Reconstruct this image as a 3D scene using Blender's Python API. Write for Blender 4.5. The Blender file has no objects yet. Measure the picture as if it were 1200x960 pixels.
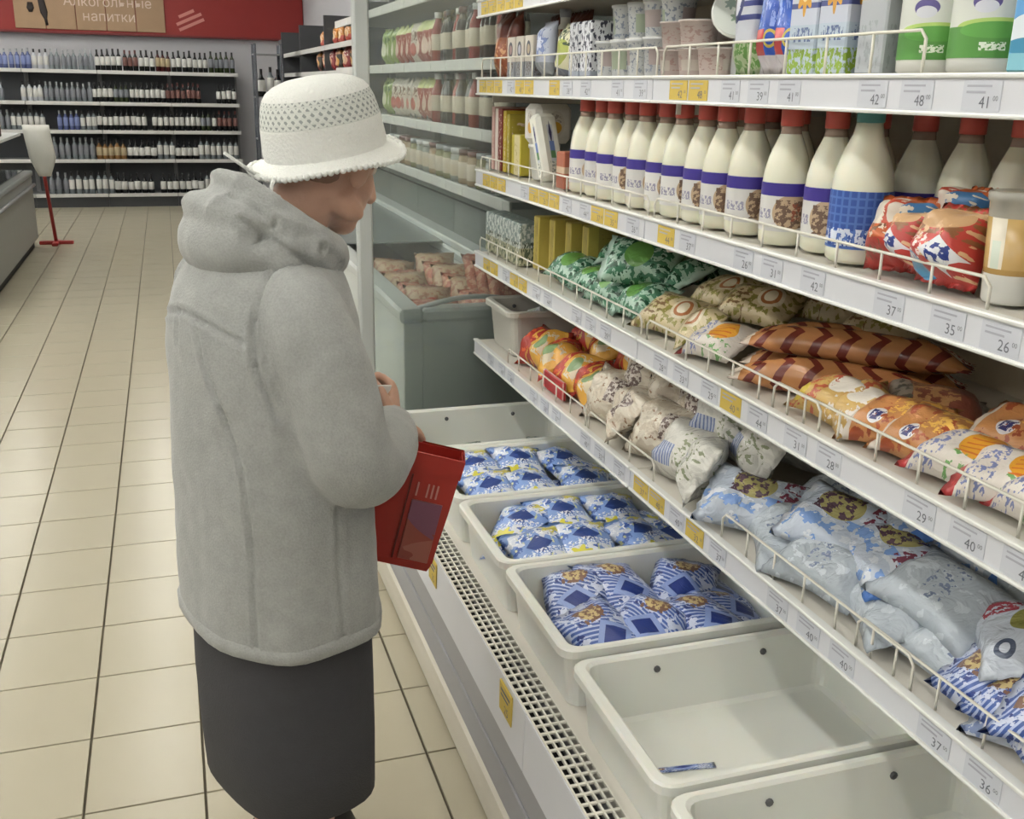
import bpy, bmesh, math, random
from mathutils import Vector, Matrix, noise
random.seed(7)
PI = math.pi
S = bpy.context.scene
COL = S.collection

# ------------------------------------------------------------------ camera, world, light, exposure
cd = bpy.data.cameras.new('camera'); cam = bpy.data.objects.new('camera', cd); COL.objects.link(cam)
cd.sensor_fit = 'HORIZONTAL'; cd.sensor_width = 36.0; cd.lens = 36.0; cd.clip_start = 0.05; cd.clip_end = 100
cam.matrix_world = Matrix(((0.9507, 0.0742, -0.3012, 0.0), (-0.3095, 0.2911, -0.9052, 0.0), (0.0205, 0.9538, 0.2997, 1.65), (0, 0, 0, 1)))
S.camera = cam
W = bpy.data.worlds.new('world'); S.world = W; W.use_nodes = True
W.node_tree.nodes['Background'].inputs[0].default_value = (0.9, 0.95, 1.0, 1)
W.node_tree.nodes['Background'].inputs[1].default_value = 0.15
S.view_settings.view_transform = 'Standard'; S.view_settings.look = 'None'
S.view_settings.gamma = 1.0; S.view_settings.use_curve_mapping = False
S.view_settings.exposure = 0.20
TUBE_EMIT = 40.0          # ceiling luminaires
CANOPY_EMIT = 14.0        # tube in the canopy of the dairy case

# ------------------------------------------------------------------ materials
def lin(h):
    if not isinstance(h, str): return tuple(h)[:3]
    h = h.lstrip('#'); v = [int(h[i:i+2], 16) / 255 for i in (0, 2, 4)]
    return tuple(c / 12.92 if c <= 0.04045 else ((c + 0.055) / 1.055) ** 2.4 for c in v)
MATS = {}
class NT:
    def __init__(s, name):
        m = bpy.data.materials.new(name); m.use_nodes = True; s.m = m; s.t = m.node_tree; s.b = s.t.nodes['Principled BSDF']
    def n(s, typ, **kw):
        x = s.t.nodes.new(typ)
        for k, v in kw.items(): setattr(x, k, v)
        return x
    def l(s, a, b): s.t.links.new(a, b)
    def math(s, op, a, b=None, clamp=False):
        x = s.n('ShaderNodeMath', operation=op); x.use_clamp = clamp
        for i, v in enumerate((a, b)):
            if v is None: continue
            if isinstance(v, (int, float)): x.inputs[i].default_value = v
            else: s.l(v, x.inputs[i])
        return x.outputs[0]
    def mix(s, f, a, b):
        x = s.n('ShaderNodeMix', data_type='RGBA')
        for i, v in ((0, f), (6, a), (7, b)):
            if isinstance(v, (int, float)): x.inputs[i].default_value = v
            elif isinstance(v, tuple): x.inputs[i].default_value = (*v[:3], 1)
            else: s.l(v, x.inputs[i])
        return x.outputs[2]
def mat(name, col, rough=0.5, var=0.06, scale=8, bump=0.0, bscale=60, metal=0.0, spec=0.5, emit=0.0, sheen=0.0, sss=0.0, trans=0.0, coords='Object', ior=1.45):
    if name in MATS: return MATS[name]
    t = NT(name); b = t.b; c = lin(col)
    b.inputs['Roughness'].default_value = rough; b.inputs['Metallic'].default_value = metal
    b.inputs['Specular IOR Level'].default_value = spec; b.inputs['IOR'].default_value = ior
    tc = t.n('ShaderNodeTexCoord')
    nz = t.n('ShaderNodeTexNoise'); nz.inputs['Scale'].default_value = scale; nz.inputs['Detail'].default_value = 4
    t.l(tc.outputs[coords], nz.inputs['Vector'])
    t.l(t.mix(nz.outputs[0], tuple(max(0, v * (1 - var)) for v in c), tuple(min(1, v * (1 + var)) for v in c)), b.inputs['Base Color'])
    if bump:
        n2 = t.n('ShaderNodeTexNoise'); n2.inputs['Scale'].default_value = bscale; n2.inputs['Detail'].default_value = 3
        t.l(tc.outputs[coords], n2.inputs['Vector'])
        bp = t.n('ShaderNodeBump'); bp.inputs['Strength'].default_value = bump; bp.inputs['Distance'].default_value = 0.01
        t.l(n2.outputs[0], bp.inputs['Height']); t.l(bp.outputs[0], b.inputs['Normal'])
    if emit:
        b.inputs['Emission Color'].default_value = (*c, 1); b.inputs['Emission Strength'].default_value = emit
    if sheen: b.inputs['Sheen Weight'].default_value = sheen
    if sss:
        b.inputs['Subsurface Weight'].default_value = sss; b.inputs['Subsurface Radius'].default_value = (.02, .015, .01); b.inputs['Subsurface Scale'].default_value = 0.5
    if trans: b.inputs['Transmission Weight'].default_value = trans
    MATS[name] = t.m; return t.m
def glass_mat(name, tint='#ffffff', haze=0.06, rough=0.02):
    """thin sheet: mostly transparent, fresnel reflection, a little painted-in hazy glare"""
    if name in MATS: return MATS[name]
    t = NT(name); out = t.t.nodes['Material Output']
    tr = t.n('ShaderNodeBsdfTransparent'); tr.inputs[0].default_value = (*lin(tint), 1)
    gl = t.n('ShaderNodeBsdfGlossy'); gl.inputs['Roughness'].default_value = rough
    df = t.n('ShaderNodeBsdfDiffuse'); df.inputs[0].default_value = (.7, .75, .73, 1)
    fr = t.n('ShaderNodeFresnel'); fr.inputs[0].default_value = 1.45
    m1 = t.n('ShaderNodeMixShader'); m1.inputs[0].default_value = haze; t.l(tr.outputs[0], m1.inputs[1]); t.l(df.outputs[0], m1.inputs[2])  # pale diffuse share paints hazy reflections onto the pane
    m2 = t.n('ShaderNodeMixShader'); t.l(fr.outputs[0], m2.inputs[0]); t.l(m1.outputs[0], m2.inputs[1]); t.l(gl.outputs[0], m2.inputs[2])
    t.l(m2.outputs[0], out.inputs[0]); MATS[name] = t.m; return t.m
def printed(name, base, layers, rough=0.35, var=0.10, spec=0.5, wrinkle=0.0, clear=0.0, coat=0.0):
    """film or card with a flat print laid out in UV: base colour, then layers painted over it in order"""
    if name in MATS: return MATS[name]
    t = NT(name); b = t.b; b.inputs['Roughness'].default_value = rough; b.inputs['Specular IOR Level'].default_value = spec
    b.inputs['Coat Weight'].default_value = coat
    tc = t.n('ShaderNodeTexCoord'); sp = t.n('ShaderNodeSeparateXYZ'); t.l(tc.outputs['UV'], sp.inputs[0])
    U, V = sp.outputs[0], sp.outputs[1]; M = t.math
    oi = t.n('ShaderNodeObjectInfo')
    def inside(x, lo, hi): return M('MULTIPLY', M('GREATER_THAN', x, lo), M('LESS_THAN', x, hi))
    def nz(su, sv, det=2, off=0.0):
        cb = t.n('ShaderNodeCombineXYZ'); t.l(M('MULTIPLY', U, su), cb.inputs[0]); t.l(M('MULTIPLY', V, sv), cb.inputs[1])
        cb.inputs[2].default_value = off
        x = t.n('ShaderNodeTexNoise'); x.inputs['Scale'].default_value = 1.0; x.inputs['Detail'].default_value = det
        t.l(cb.outputs[0], x.inputs['Vector']); return x.outputs[0]
    c0 = lin(base)
    col = t.mix(oi.outputs['Random'], tuple(v * (1 - var) for v in c0), tuple(min(1, v * (1 + var)) for v in c0))
    for i, L in enumerate(layers):
        k = L[0]; c = lin(L[-1])
        if k == 'band': f = inside(U if L[1] == 'u' else V, L[2], L[3])
        elif k == 'rect': f = M('MULTIPLY', inside(U, L[1], L[2]), inside(V, L[3], L[4]))
        elif k in ('disc', 'flower', 'ring'):
            du = M('DIVIDE', M('SUBTRACT', U, L[1]), L[3]); dv = M('DIVIDE', M('SUBTRACT', V, L[2]), L[4])
            r2 = M('SQRT', M('ADD', M('MULTIPLY', du, du), M('MULTIPLY', dv, dv)))
            if k == 'disc': f = M('LESS_THAN', r2, 1.0)
            elif k == 'ring': f = inside(r2, 0.68, 1.0)
            else:
                a = M('ARCTAN2', dv, du); w = M('MULTIPLY', M('SINE', M('MULTIPLY', a, 7.0)), 0.22)
                f = M('LESS_THAN', r2, M('ADD', w, 0.85))
        elif k == 'diamond':
            du = M('ABSOLUTE', M('DIVIDE', M('SUBTRACT', U, L[1]), L[3])); dv = M('ABSOLUTE', M('DIVIDE', M('SUBTRACT', V, L[2]), L[4]))
            f = M('LESS_THAN', M('ADD', du, dv), 1.0)
        elif k == 'marks':      # irregular print too fine to read: u0,u1,v0,v1, scale u, scale v, threshold
            f = M('MULTIPLY', M('MULTIPLY', inside(U, L[1], L[2]), inside(V, L[3], L[4])), M('GREATER_THAN', nz(L[5] * 1.55, L[6] * 1.55, 3, i * 3.7), L[7]))
        elif k == 'stripes':    # u0,u1,v0,v1, frequency along u, along v, duty
            ph = M('FRACT', M('ADD', M('MULTIPLY', U, L[5]), M('MULTIPLY', V, L[6])))
            f = M('MULTIPLY', M('MULTIPLY', inside(U, L[1], L[2]), inside(V, L[3], L[4])), M('LESS_THAN', ph, L[7]))
        elif k == 'chevron':
            ph = M('FRACT', M('ADD', M('MULTIPLY', V, L[1]), M('MULTIPLY', M('ABSOLUTE', M('SUBTRACT', M('FRACT', M('MULTIPLY', U, L[2])), 0.5)), L[3])))
            f = M('LESS_THAN', ph, L[4])
        col = t.mix(f, col, c)
    t.l(col, b.inputs['Base Color'])
    if wrinkle:
        n2 = t.n('ShaderNodeTexNoise'); n2.inputs['Scale'].default_value = 22; n2.inputs['Detail'].default_value = 3; n2.inputs['Distortion'].default_value = 1.2
        t.l(tc.outputs['Object'], n2.inputs['Vector'])
        bp = t.n('ShaderNodeBump'); bp.inputs['Strength'].default_value = wrinkle; bp.inputs['Distance'].default_value = 0.012
        t.l(n2.outputs[0], bp.inputs['Height']); t.l(bp.outputs[0], b.inputs['Normal'])
    if clear: b.inputs['Transmission Weight'].default_value = clear
    MATS[name] = t.m; return t.m

# ------------------------------------------------------------------ mesh builder
class MB:
    def __init__(s): s.v = []; s.f = []; s.m = []; s.uv = []; s.sm = []
    def face(s, idx, mi=0, uv=None, smooth=False):
        s.f.append(tuple(idx)); s.m.append(mi); s.sm.append(smooth)
        s.uv.append(uv or [((0, 0), (1, 0), (1, 1), (0, 1))[i % 4] for i in range(len(idx))])
    def box(s, x0, x1, y0, y1, z0, z1, mi=0, M=None):
        b = len(s.v)
        P = [(x0, y0, z0), (x1, y0, z0), (x1, y1, z0), (x0, y1, z0), (x0, y0, z1), (x1, y0, z1), (x1, y1, z1), (x0, y1, z1)]
        s.v += [tuple(M @ Vector(p)) if M else p for p in P]
        for q in ((3, 2, 1, 0), (4, 5, 6, 7), (0, 1, 5, 4), (1, 2, 6, 5), (2, 3, 7, 6), (3, 0, 4, 7)):
            s.face([b + i for i in q], mi)
        return s
    def bbox(s, x0, x1, y0, y1, z0, z1, r=0.004, mi=0, M=None):
        """box with chamfered vertical edges and chamfered top and bottom rims"""
        def ring(d, z):
            a = [(x0 + d, y0 + r), (x0 + r, y0 + d), (x1 - r, y0 + d), (x1 - d, y0 + r), (x1 - d, y1 - r), (x1 - r, y1 - d), (x0 + r, y1 - d), (x0 + d, y1 - r)]
            return [(p[0], p[1], z) for p in a]
        s.rings([ring(r * .7, z0), ring(0, z0 + r), ring(0, z1 - r), ring(r * .7, z1)], mi, cap0=True, cap1=True, M=M, planar=(x0, x1, y0, y1, z0, z1)); return s
    def rings(s, R, mi=0, cap0=True, cap1=True, closed=True, smooth=False, M=None, uvs=None, planar=None, mis=None):
        b = len(s.v); n = len(R[0])
        for r in R: s.v += [tuple(M @ Vector(p)) if M else tuple(p) for p in r]
        def uvp(p):
            x0, x1, y0, y1, z0, z1 = planar
            return (((p[0] - x0) / max(1e-6, x1 - x0)) , (p[2] - z0) / max(1e-6, z1 - z0))
        for i in range(len(R) - 1):
            v0, v1 = (uvs[i], uvs[i + 1]) if uvs else (i / (len(R) - 1), (i + 1) / (len(R) - 1))
            for j in range(n if closed else n - 1):
                k = (j + 1) % n
                uv = [(j / n, v0), ((j + 1) / n, v0), ((j + 1) / n, v1), (j / n, v1)]
                s.face((b + i * n + j, b + i * n + k, b + (i + 1) * n + k, b + (i + 1) * n + j), mis[i] if mis else mi, uv, smooth)
        if cap0: s.face([b + j for j in range(n)][::-1], mis[0] if mis else mi, [(0.5, 0.0)] * n)
        if cap1: s.face([b + (len(R) - 1) * n + j for j in range(n)], mis[-1] if mis else mi, [(.5 + .5 * math.cos(2 * PI * j / n), .5 + .5 * math.sin(2 * PI * j / n)) for j in range(n)])
        return s
    def lathe(s, prof, n=16, mi=0, M=None, smooth=True, mis=None, flute=None, cap0=True, cap1=True):
        z0, z1 = prof[0][1], prof[-1][1]; R = []
        for r, z in prof:
            R.append([((r * (1 + (flute(z, 2 * PI * j / n) if flute else 0))) * math.cos(2 * PI * j / n), (r * (1 + (flute(z, 2 * PI * j / n) if flute else 0))) * math.sin(2 * PI * j / n), z) for j in range(n)])
        return s.rings(R, mi, cap0, cap1, True, smooth, M, [(z - z0) / max(1e-6, z1 - z0) for r, z in prof], mis=mis)
    def tube(s, pts, rad, n=6, mi=0, closed=False, smooth=True, caps=True):
        P = [Vector(p) for p in pts]; m = len(P); R = []
        up = None
        for i in range(m):
            a = P[(i - 1) % m] if (closed or i) else P[0]; c = P[(i + 1) % m] if (closed or i < m - 1) else P[-1]
            t = (c - a).normalized()
            if up is None:
                up = Vector((0, 0, 1)) if abs(t.z) < .9 else Vector((1, 0, 0))
            sx = t.cross(up).normalized(); up = sx.cross(t).normalized()
            r = rad[i] if isinstance(rad, (list, tuple)) else rad
            ra, rb = r if isinstance(r, tuple) else (r, r)
            R.append([tuple(P[i] + sx * (ra * math.cos(2 * PI * j / n)) + up * (rb * math.sin(2 * PI * j / n))) for j in range(n)])
        if closed: R.append(R[0])
        return s.rings(R, mi, caps and not closed, caps and not closed, True, smooth)
    def ball(s, c, r, n=10, m=7, mi=0, M=None):
        rx, ry, rz = r if isinstance(r, tuple) else (r, r, r); R = []
        for i in range(m + 1):
            a = -PI / 2 + PI * i / m; q = max(0.02, math.cos(a))
            R.append([(c[0] + rx * q * math.cos(2 * PI * j / n), c[1] + ry * q * math.sin(2 * PI * j / n), c[2] + rz * math.sin(a)) for j in range(n)])
        return s.rings(R, mi, True, True, True, True, M)
    def text(s, string, size, M, mi=0, depth=0.0, align='CENTER'):
        if 'н' in string:      # that glyph fills badly: set the word in pieces and draw the letter from three strokes
            x, out = 0.0, []
            for seg in string.replace('н', '|н|').split('|'):
                if not seg: continue
                if seg == 'н':
                    out.append((x, None)); x += .60 * size
                else:
                    gv, gf = text_geo(seg, size, depth, 'LEFT'); out.append((x, seg)); x += max(p[0] for p in gv) + .08 * size
            for px, seg in out:
                T = M @ Matrix.Translation((px - x / 2, 0, 0))
                if seg: s.text(seg, size, T, mi, depth, 'LEFT')
                else:
                    w, h, st = .43 * size, .54 * size, .075 * size
                    for q in ((.07 * size, .07 * size + st, 0, h), (.07 * size + w - st, .07 * size + w, 0, h), (.07 * size + st, .07 * size + w - st, h / 2 - st / 2, h / 2 + st / 2)):
                        s.box(q[0], q[1], q[2], q[3], -depth, depth, mi, T)
            return s
        v, f = text_geo(string, size, depth, align); b = len(s.v)
        s.v += [tuple(M @ Vector(p)) for p in v]
        for q in f: s.face([b + i for i in q], mi)
        return s
    def mesh(s, name, mats):
        me = bpy.data.meshes.new(name); me.from_pydata(s.v, [], s.f)
        for m in (mats if isinstance(mats, (list, tuple)) else [mats]): me.materials.append(m)
        me.polygons.foreach_set('material_index', s.m); me.polygons.foreach_set('use_smooth', s.sm)
        ul = me.uv_layers.new(name='UVMap'); ul.data.foreach_set('uv', [c for q in s.uv for p in q for c in p])
        me.update(); return me
_TX = {}
def text_geo(string, size, depth, align):
    key = (string, size, depth, align)
    if key in _TX: return _TX[key]
    cu = bpy.data.curves.new('lettering', 'FONT'); cu.body = string; cu.size = size; cu.extrude = depth; cu.align_x = align; cu.resolution_u = 2
    o = bpy.data.objects.new('lettering', cu); COL.objects.link(o)
    dg = bpy.context.evaluated_depsgraph_get(); me = bpy.data.meshes.new_from_object(o.evaluated_get(dg))
    _TX[key] = ([tuple(v.co) for v in me.vertices], [tuple(p.vertices) for p in me.polygons])
    bpy.data.objects.remove(o); bpy.data.curves.remove(cu); bpy.data.meshes.remove(me)
    return _TX[key]

# ------------------------------------------------------------------ objects
def link(name, data, parent=None, loc=None, rot=None, scale=None):
    o = bpy.data.objects.new(name, data); COL.objects.link(o)
    if parent: o.parent = parent
    if loc: o.location = loc
    if rot: o.rotation_euler = rot
    if scale: o.scale = (scale,) * 3 if isinstance(scale, (int, float)) else scale
    return o
def tag(o, label, cat, group=None, kind=None):
    if label: o['label'] = label
    if cat: o['category'] = cat
    if group: o['group'] = group
    if kind: o['kind'] = kind
    return o
def thing(name, label, cat, loc=(0, 0, 0), rot=(0, 0, 0), group=None, scale=None):
    return tag(link(name, None, None, loc, rot, scale), label, cat, group)
def part(name, mb, mats, parent): return link(name, mb.mesh(name, mats) if isinstance(mb, MB) else mb, parent)
def struct(name, mb, mats, label, cat):
    o = link(name, mb.mesh(name, mats)); tag(o, label, cat, None, 'structure'); return o
ORD = ['first', 'second', 'third', 'fourth', 'fifth', 'sixth', 'seventh', 'eighth', 'ninth', 'tenth', 'eleventh', 'twelfth', 'thirteenth', 'fourteenth', 'fifteenth', 'sixteenth', 'seventeenth', 'eighteenth', 'nineteenth', 'twentieth']
KITS = {}
def place(kit, name, label, cat, loc, rot=(0, 0, 0), group=None, scale=None):
    """kit: list of (part name, mesh); one entry -> a single mesh thing, several -> an Empty with parts"""
    if len(kit) == 1:
        return tag(link(name, kit[0][1], None, loc, rot, scale), label, cat, group)
    t = thing(name, label, cat, loc, rot, group, scale)
    for pn, me in kit: link(pn, me, t)
    return t
def rot_mat(loc, rot=(0, 0, 0)):
    return Matrix.Translation(loc) @ Matrix.Rotation(rot[2], 4, 'Z') @ Matrix.Rotation(rot[1], 4, 'Y') @ Matrix.Rotation(rot[0], 4, 'X')

def pouch(w, l, t, seed, seal=0.07, nu=12, nv=14, slump=0.3, wr=1.0):
    """soft pillow pack lying flat: width along x, length along y, crimped seals at both ends, origin under it"""
    rnd = random.Random(seed); ph = [rnd.uniform(0, 6.3) for _ in range(6)]; mb = MB(); sk = rnd.uniform(-.08, .08)
    top = {}; bot = {}
    for j in range(nv + 1):
        v = j / nv; e = min(v, 1 - v)
        body = max(0.0, (e - seal * .8) / (0.5 - seal * .8)); pe = math.sin(min(1, body * 1.9) * PI / 2) ** .7 if body > 0 else 0
        wv = w * (1 - .10 * pe + .035 * math.sin(v * 9 + ph[0]))
        for i in range(nu + 1):
            u = i / nu; q = abs(2 * u - 1)
            pu = (1 - q ** 2.6) ** .62 if q < 1 else 0
            near = math.exp(-((e - seal) / .13) ** 2)
            crk = wr * .10 * t * near * math.sin(u * 17 + ph[1]) + wr * .05 * t * math.sin(u * 9 + v * 11 + ph[2])
            n1 = noise.noise(Vector((u * 2.3 + ph[3], v * 2.9 + ph[4], seed * .37)))
            h = t * pe * pu * (1 + .28 * n1) + crk * pu * min(1, e / seal)
            x = (u - .5) * wv; y = (v - .5) * l + sk * w * (u - .5) + .012 * l * math.sin(u * 31 + ph[5]) * (1 if e < 1e-6 else 0)
            zt = slump * t + h * (1 - slump); zb = slump * t - slump * h
            if i in (0, nu) or j in (0, nv):
                k = len(mb.v); mb.v.append((x, y, slump * t)); top[i, j] = bot[i, j] = k
            else:
                top[i, j] = len(mb.v); mb.v.append((x, y, zt + .0005)); bot[i, j] = len(mb.v); mb.v.append((x, y, max(0, zb)))
    for j in range(nv):
        for i in range(nu):
            uv = [(i / nu, j / nv), ((i + 1) / nu, j / nv), ((i + 1) / nu, (j + 1) / nv), (i / nu, (j + 1) / nv)]
            mb.face((top[i, j], top[i + 1, j], top[i + 1, j + 1], top[i, j + 1]), 0, uv, True)
            mb.face((bot[i, j], bot[i, j + 1], bot[i + 1, j + 1], bot[i + 1, j]), 0, [uv[0], uv[3], uv[2], uv[1]], True)
    return mb
def pouches(kind, w, l, t, material, n=3, **kw):
    return [[('pack', pouch(w, l, t, hash_(kind) + 13 * k, **kw).mesh(kind, material))] for k in range(n)]
def hash_(s): return sum(ord(c) * (i + 3) for i, c in enumerate(s)) % 997
def carton(name, w, d, h, material, r=.003):
    """card box: print on all faces by UV; x = width, y = depth"""
    mb = MB(); x, y = w / 2, d / 2
    b = len(mb.v)
    def ring(i, z): return [(-x + r, -y + i, z), (x - r, -y + i, z), (x - i, -y + r, z), (x - i, y - r, z), (x - r, y - i, z), (-x + r, y - i, z), (-x + i, y - r, z), (-x + i, -y + r, z)]
    R = [ring(r, 0), ring(0, r), ring(0, h - r), ring(r, h)]
    for q in R: mb.v += q
    for i in range(3):
        for j in range(8):
            k = (j + 1) % 8; v0, v1 = (0, .02, .98, 1)[i], (0, .02, .98, 1)[i + 1]
            u0, u1 = (0, 1) if j % 2 == 0 else (0, .02)
            mb.face((b + i * 8 + j, b + i * 8 + k, b + i * 8 + 8 + k, b + i * 8 + 8 + j), 0, [(u0, v0), (u1, v0), (u1, v1), (u0, v1)])
    mb.face([b + j for j in range(8)][::-1], 0, [(.5, .02)] * 8)
    mb.face([b + 24 + j for j in range(8)], 0, [(.05, .97)] * 8)
    return [('carton', mb.mesh(name, material))]
# ================================================================== THE ROOM
XW, XE, YS, YN, ZC = -5.0, 1.95, -3.0, 15.56, 3.3
m_grout = mat('grout', '#6b6455', .9, .15, 20)
m_tile = mat('floor_tile_glaze', '#b7b09b', .24, .05, 3, bump=.04, bscale=9, spec=.42)
m_wall = mat('painted_wall', '#bcbcc0', .8, .03, 2)
m_ceil = mat('ceiling_panel', '#c9c9c6', .9, .03, 2)
fl = struct('floor', MB().box(XW, XE, YS, YN, -.10, -.010), m_grout, 'beige ceramic tiled supermarket floor', 'floor')
TX, TY, X0T, Y0T = .2755, .3055, -.303, 2.213
tile_me = MB(); g = .0032
tile_me.rings([[(g, g, -.0095), (TX - g, g, -.0095), (TX - g, TY - g * .7, -.0095), (g, TY - g * .7, -.0095)],
               [(g, g, -.001), (TX - g, g, -.001), (TX - g, TY - g * .7, -.001), (g, TY - g * .7, -.001)],
               [(g + .001, g + .001, 0), (TX - g - .001, g + .001, 0), (TX - g - .001, TY - g * .7 - .001, 0), (g + .001, TY - g * .7 - .001, 0)]], 0)
me_tile = tile_me.mesh('tile', m_tile)
near = set()
for r in range(-2, 22):
    for c in range(-7 if r > 6 else -4, 4):
        if len(near) >= 285: break
        x, y = X0T + c * TX, Y0T + r * TY
        if x < -.09 * y - 1.35 or (x > .62): continue
        if y > 8.3: continue
        near.add((c, r)); link('tile', me_tile, fl, (x, y, 0))
far = MB()
for r in range(-17, 45):
    for c in range(-17, 9):
        if (c, r) in near: continue
        x, y = X0T + c * TX, Y0T + r * TY
        if x + TX > XE or y + TY > YN or x < XW or y < YS: continue
        far.box(x + g, x + TX - g, y + g, y + TY - g, -.0095, 0)
fo = part('tile_field', far, m_tile, fl); fo['kind'] = 'stuff'
struct('ceiling', MB().box(XW, XE, YS, YN, ZC, ZC + .1), m_ceil, 'off white ceiling of the sales hall', 'ceiling')
struct('wall_back', MB().box(XW - .1, XE + .1, YN, YN + .1, -.1, ZC + .1), m_wall, 'pale grey wall behind the bottle shelves', 'wall')
struct('wall_right', MB().box(XE, XE + .1, YS, YN, -.1, ZC + .1), m_wall, 'pale grey side wall behind the refrigerated cases', 'wall')
struct('wall_left', MB().box(XW - .1, XW, YS, YN, -.1, ZC + .1), m_wall, 'pale grey wall on the far side of the hall', 'wall')
struct('wall_front', MB().box(XW - .1, XE + .1, YS - .1, YS, -.1, ZC + .1), m_wall, 'pale grey wall behind the viewer', 'wall')
# pilasters on the right wall seen beyond the snack shelf
m_pil = mat('pilaster_paint', '#9c9a9c', .7, .03)
pm = MB().bbox(-.06, .06, -.12, .12, 0, ZC, .008).mesh('wall_pilaster', m_pil)
for i, y in enumerate((9.2, 10.6)):
    tag(link('trim_%d' % (i + 1), pm, None, (1.89, y, 0)), 'narrow grey pilaster on the side wall above the snack shelf', 'trim', None, 'structure')

# luminaires hung under the ceiling
m_tube = mat('lamp_tube_glow', '#fffdf6', .5, 0, emit=TUBE_EMIT); m_lum = mat('luminaire_white', '#d8d8d8', .5, .02)
body = MB().bbox(-.10, .10, -.70, .70, .035, .075, .006).mesh('luminaire_body', m_lum)
tb = MB().tube([(-.045, -.66, .018), (-.045, .66, .018)], .014, 8).mesh('lamp_tube', m_tube)
tb2 = MB().tube([(.045, -.66, .018), (.045, .66, .018)], .014, 8).mesh('lamp_tube', m_tube)
k = 0
for x in (-.32, -2.0, -3.7):  # second and third rows are unseen, added to brighten the dairy shelf interiors
    for y in (-1.6, .6, 2.8, 5.0, 7.2, 9.4, 11.6, 13.8):
        t = thing('ceiling_luminaire', 'twin tube ceiling luminaire %s above the %s' % (ORD[k % 8] + ' from the viewer', 'aisle by the dairy case' if x > -1 else 'middle aisle, added fill light' if x > -3 else 'far left aisle, added fill light'), 'lamp', (x, y, ZC - .08), (0, 0, 0), 'ceiling luminaires')
        link('housing', body, t); link('lamp_tube', tb, t); link('lamp_tube', tb2, t); k += 1

# ================================================================== FAR END: BOTTLE SHELVES AND HEADER SIGN
m_red = mat('sign_red', '#8e2a27', .5, .05); m_wood = mat('sign_wood_board', '#a3876a', .6, .15, 6)
m_cream = mat('sign_lettering', '#d8c6b8', .6, .02); m_ink = mat('dark_ink', '#2a2220', .6, .05); m_pink = mat('sign_pink', '#c9847c', .6, .02)
sg = thing('header_sign', 'red header board with beige plank panel and white lettering over the bottle shelves', 'sign', (0, 15.47, 0))
part('board', MB().box(-4.9, 1.94, 0, .06, 2.21, 3.1), m_red, sg)
part('lower_edge', MB().box(-4.9, 1.94, -.02, .0, 2.21, 2.235), mat('sign_dark_red', '#6c2525', .5), sg)
for i in range(5):
    part('plank', MB().bbox(-1.75 + i * .371, -1.75 + (i + 1) * .371 - .008, -.025, 0, 2.262, 2.9, .004), m_wood, sg)
R90 = Matrix.Rotation(PI / 2, 4, 'X')
part('lettering', MB().text('Алкогольные', .17, Matrix.Translation((-.60, -.027, 2.56)) @ R90, 0, .001).text('напитки', .17, Matrix.Translation((-.60, -.027, 2.38)) @ R90, 0, .001), m_cream, sg)
b = MB().lathe([(.012, 0), (.04, .03), (.045, .20), (.018, .28), (.018, .36)], 10, M=Matrix.Translation((-1.42, -.03, 2.66)) @ Matrix.Rotation(math.radians(172), 4, 'Y') @ Matrix.Scale(.25, 4, (0, 1, 0)))
part('bottle_emblem', b, m_ink, sg)
b = MB().lathe([(.02, 0), (.045, .05), (.03, .12)], 10, M=Matrix.Translation((-1.55, -.03, 2.46)) @ Matrix.Scale(.25, 4, (0, 1, 0)))
part('glass_emblem', b, m_ink, sg)
lg = MB()
for i, (dz, L) in enumerate(((0, .36), (.075, .36), (.15, .22))):
    lg.box(-L / 2, L / 2, -.006, 0, dz, dz + .04, 0, Matrix.Translation((.45, 0, 2.36)) @ Matrix.Rotation(-.42, 4, 'Y'))
part('slanted_emblem', lg, m_pink, sg)

m_steel = mat('shelf_grey_steel', '#8d8f90', .45, .05); m_back = mat('shelf_back_panel', '#5d6064', .6, .06); m_strip = mat('price_strip_pale', '#d3d3d0', .4, .03)
m_kick = mat('kick_dark', '#3f4143', .6, .05)
BAYS = [(-2.594, -1.697), (-1.694, -.797), (-.794, .095), (.098, .988)]
ZS = [.177, .626, 1.001, 1.36, 1.756]
bay_names = ['half hidden leftmost bay, behind the white bag stand', 'second bay from the left, behind the white bag', 'third bay from the left, below the lettering', 'rightmost bay, beside the shopper\'s hat']
for i, (a, c) in enumerate(BAYS):
    t = thing('bottle_shelving', 'grey steel bottle shelving, ' + bay_names[i], 'shelving', (a, 15.0, 0), group='bottle shelving bays at the back wall')
    w = c - a
    part('back_panel', MB().box(0, w, .48, .50, 0, 1.74), m_back, t)
    for x in (0, w - .025): part('upright', MB().box(x, x + .025, .44, .48, 0, 1.78), m_steel, t)
    part('kick_plate', MB().box(0, w, .03, .05, 0, .14), m_kick, t)
    for z in ZS:
        s_ = part('shelf', MB().box(.003, w - .003, .012, .48, z - .03, z), m_steel, t)
        part('price_strip', MB().bbox(.002, w - .002, 0, .012, z - .042, z + .004, .003), m_strip, s_)
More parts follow.
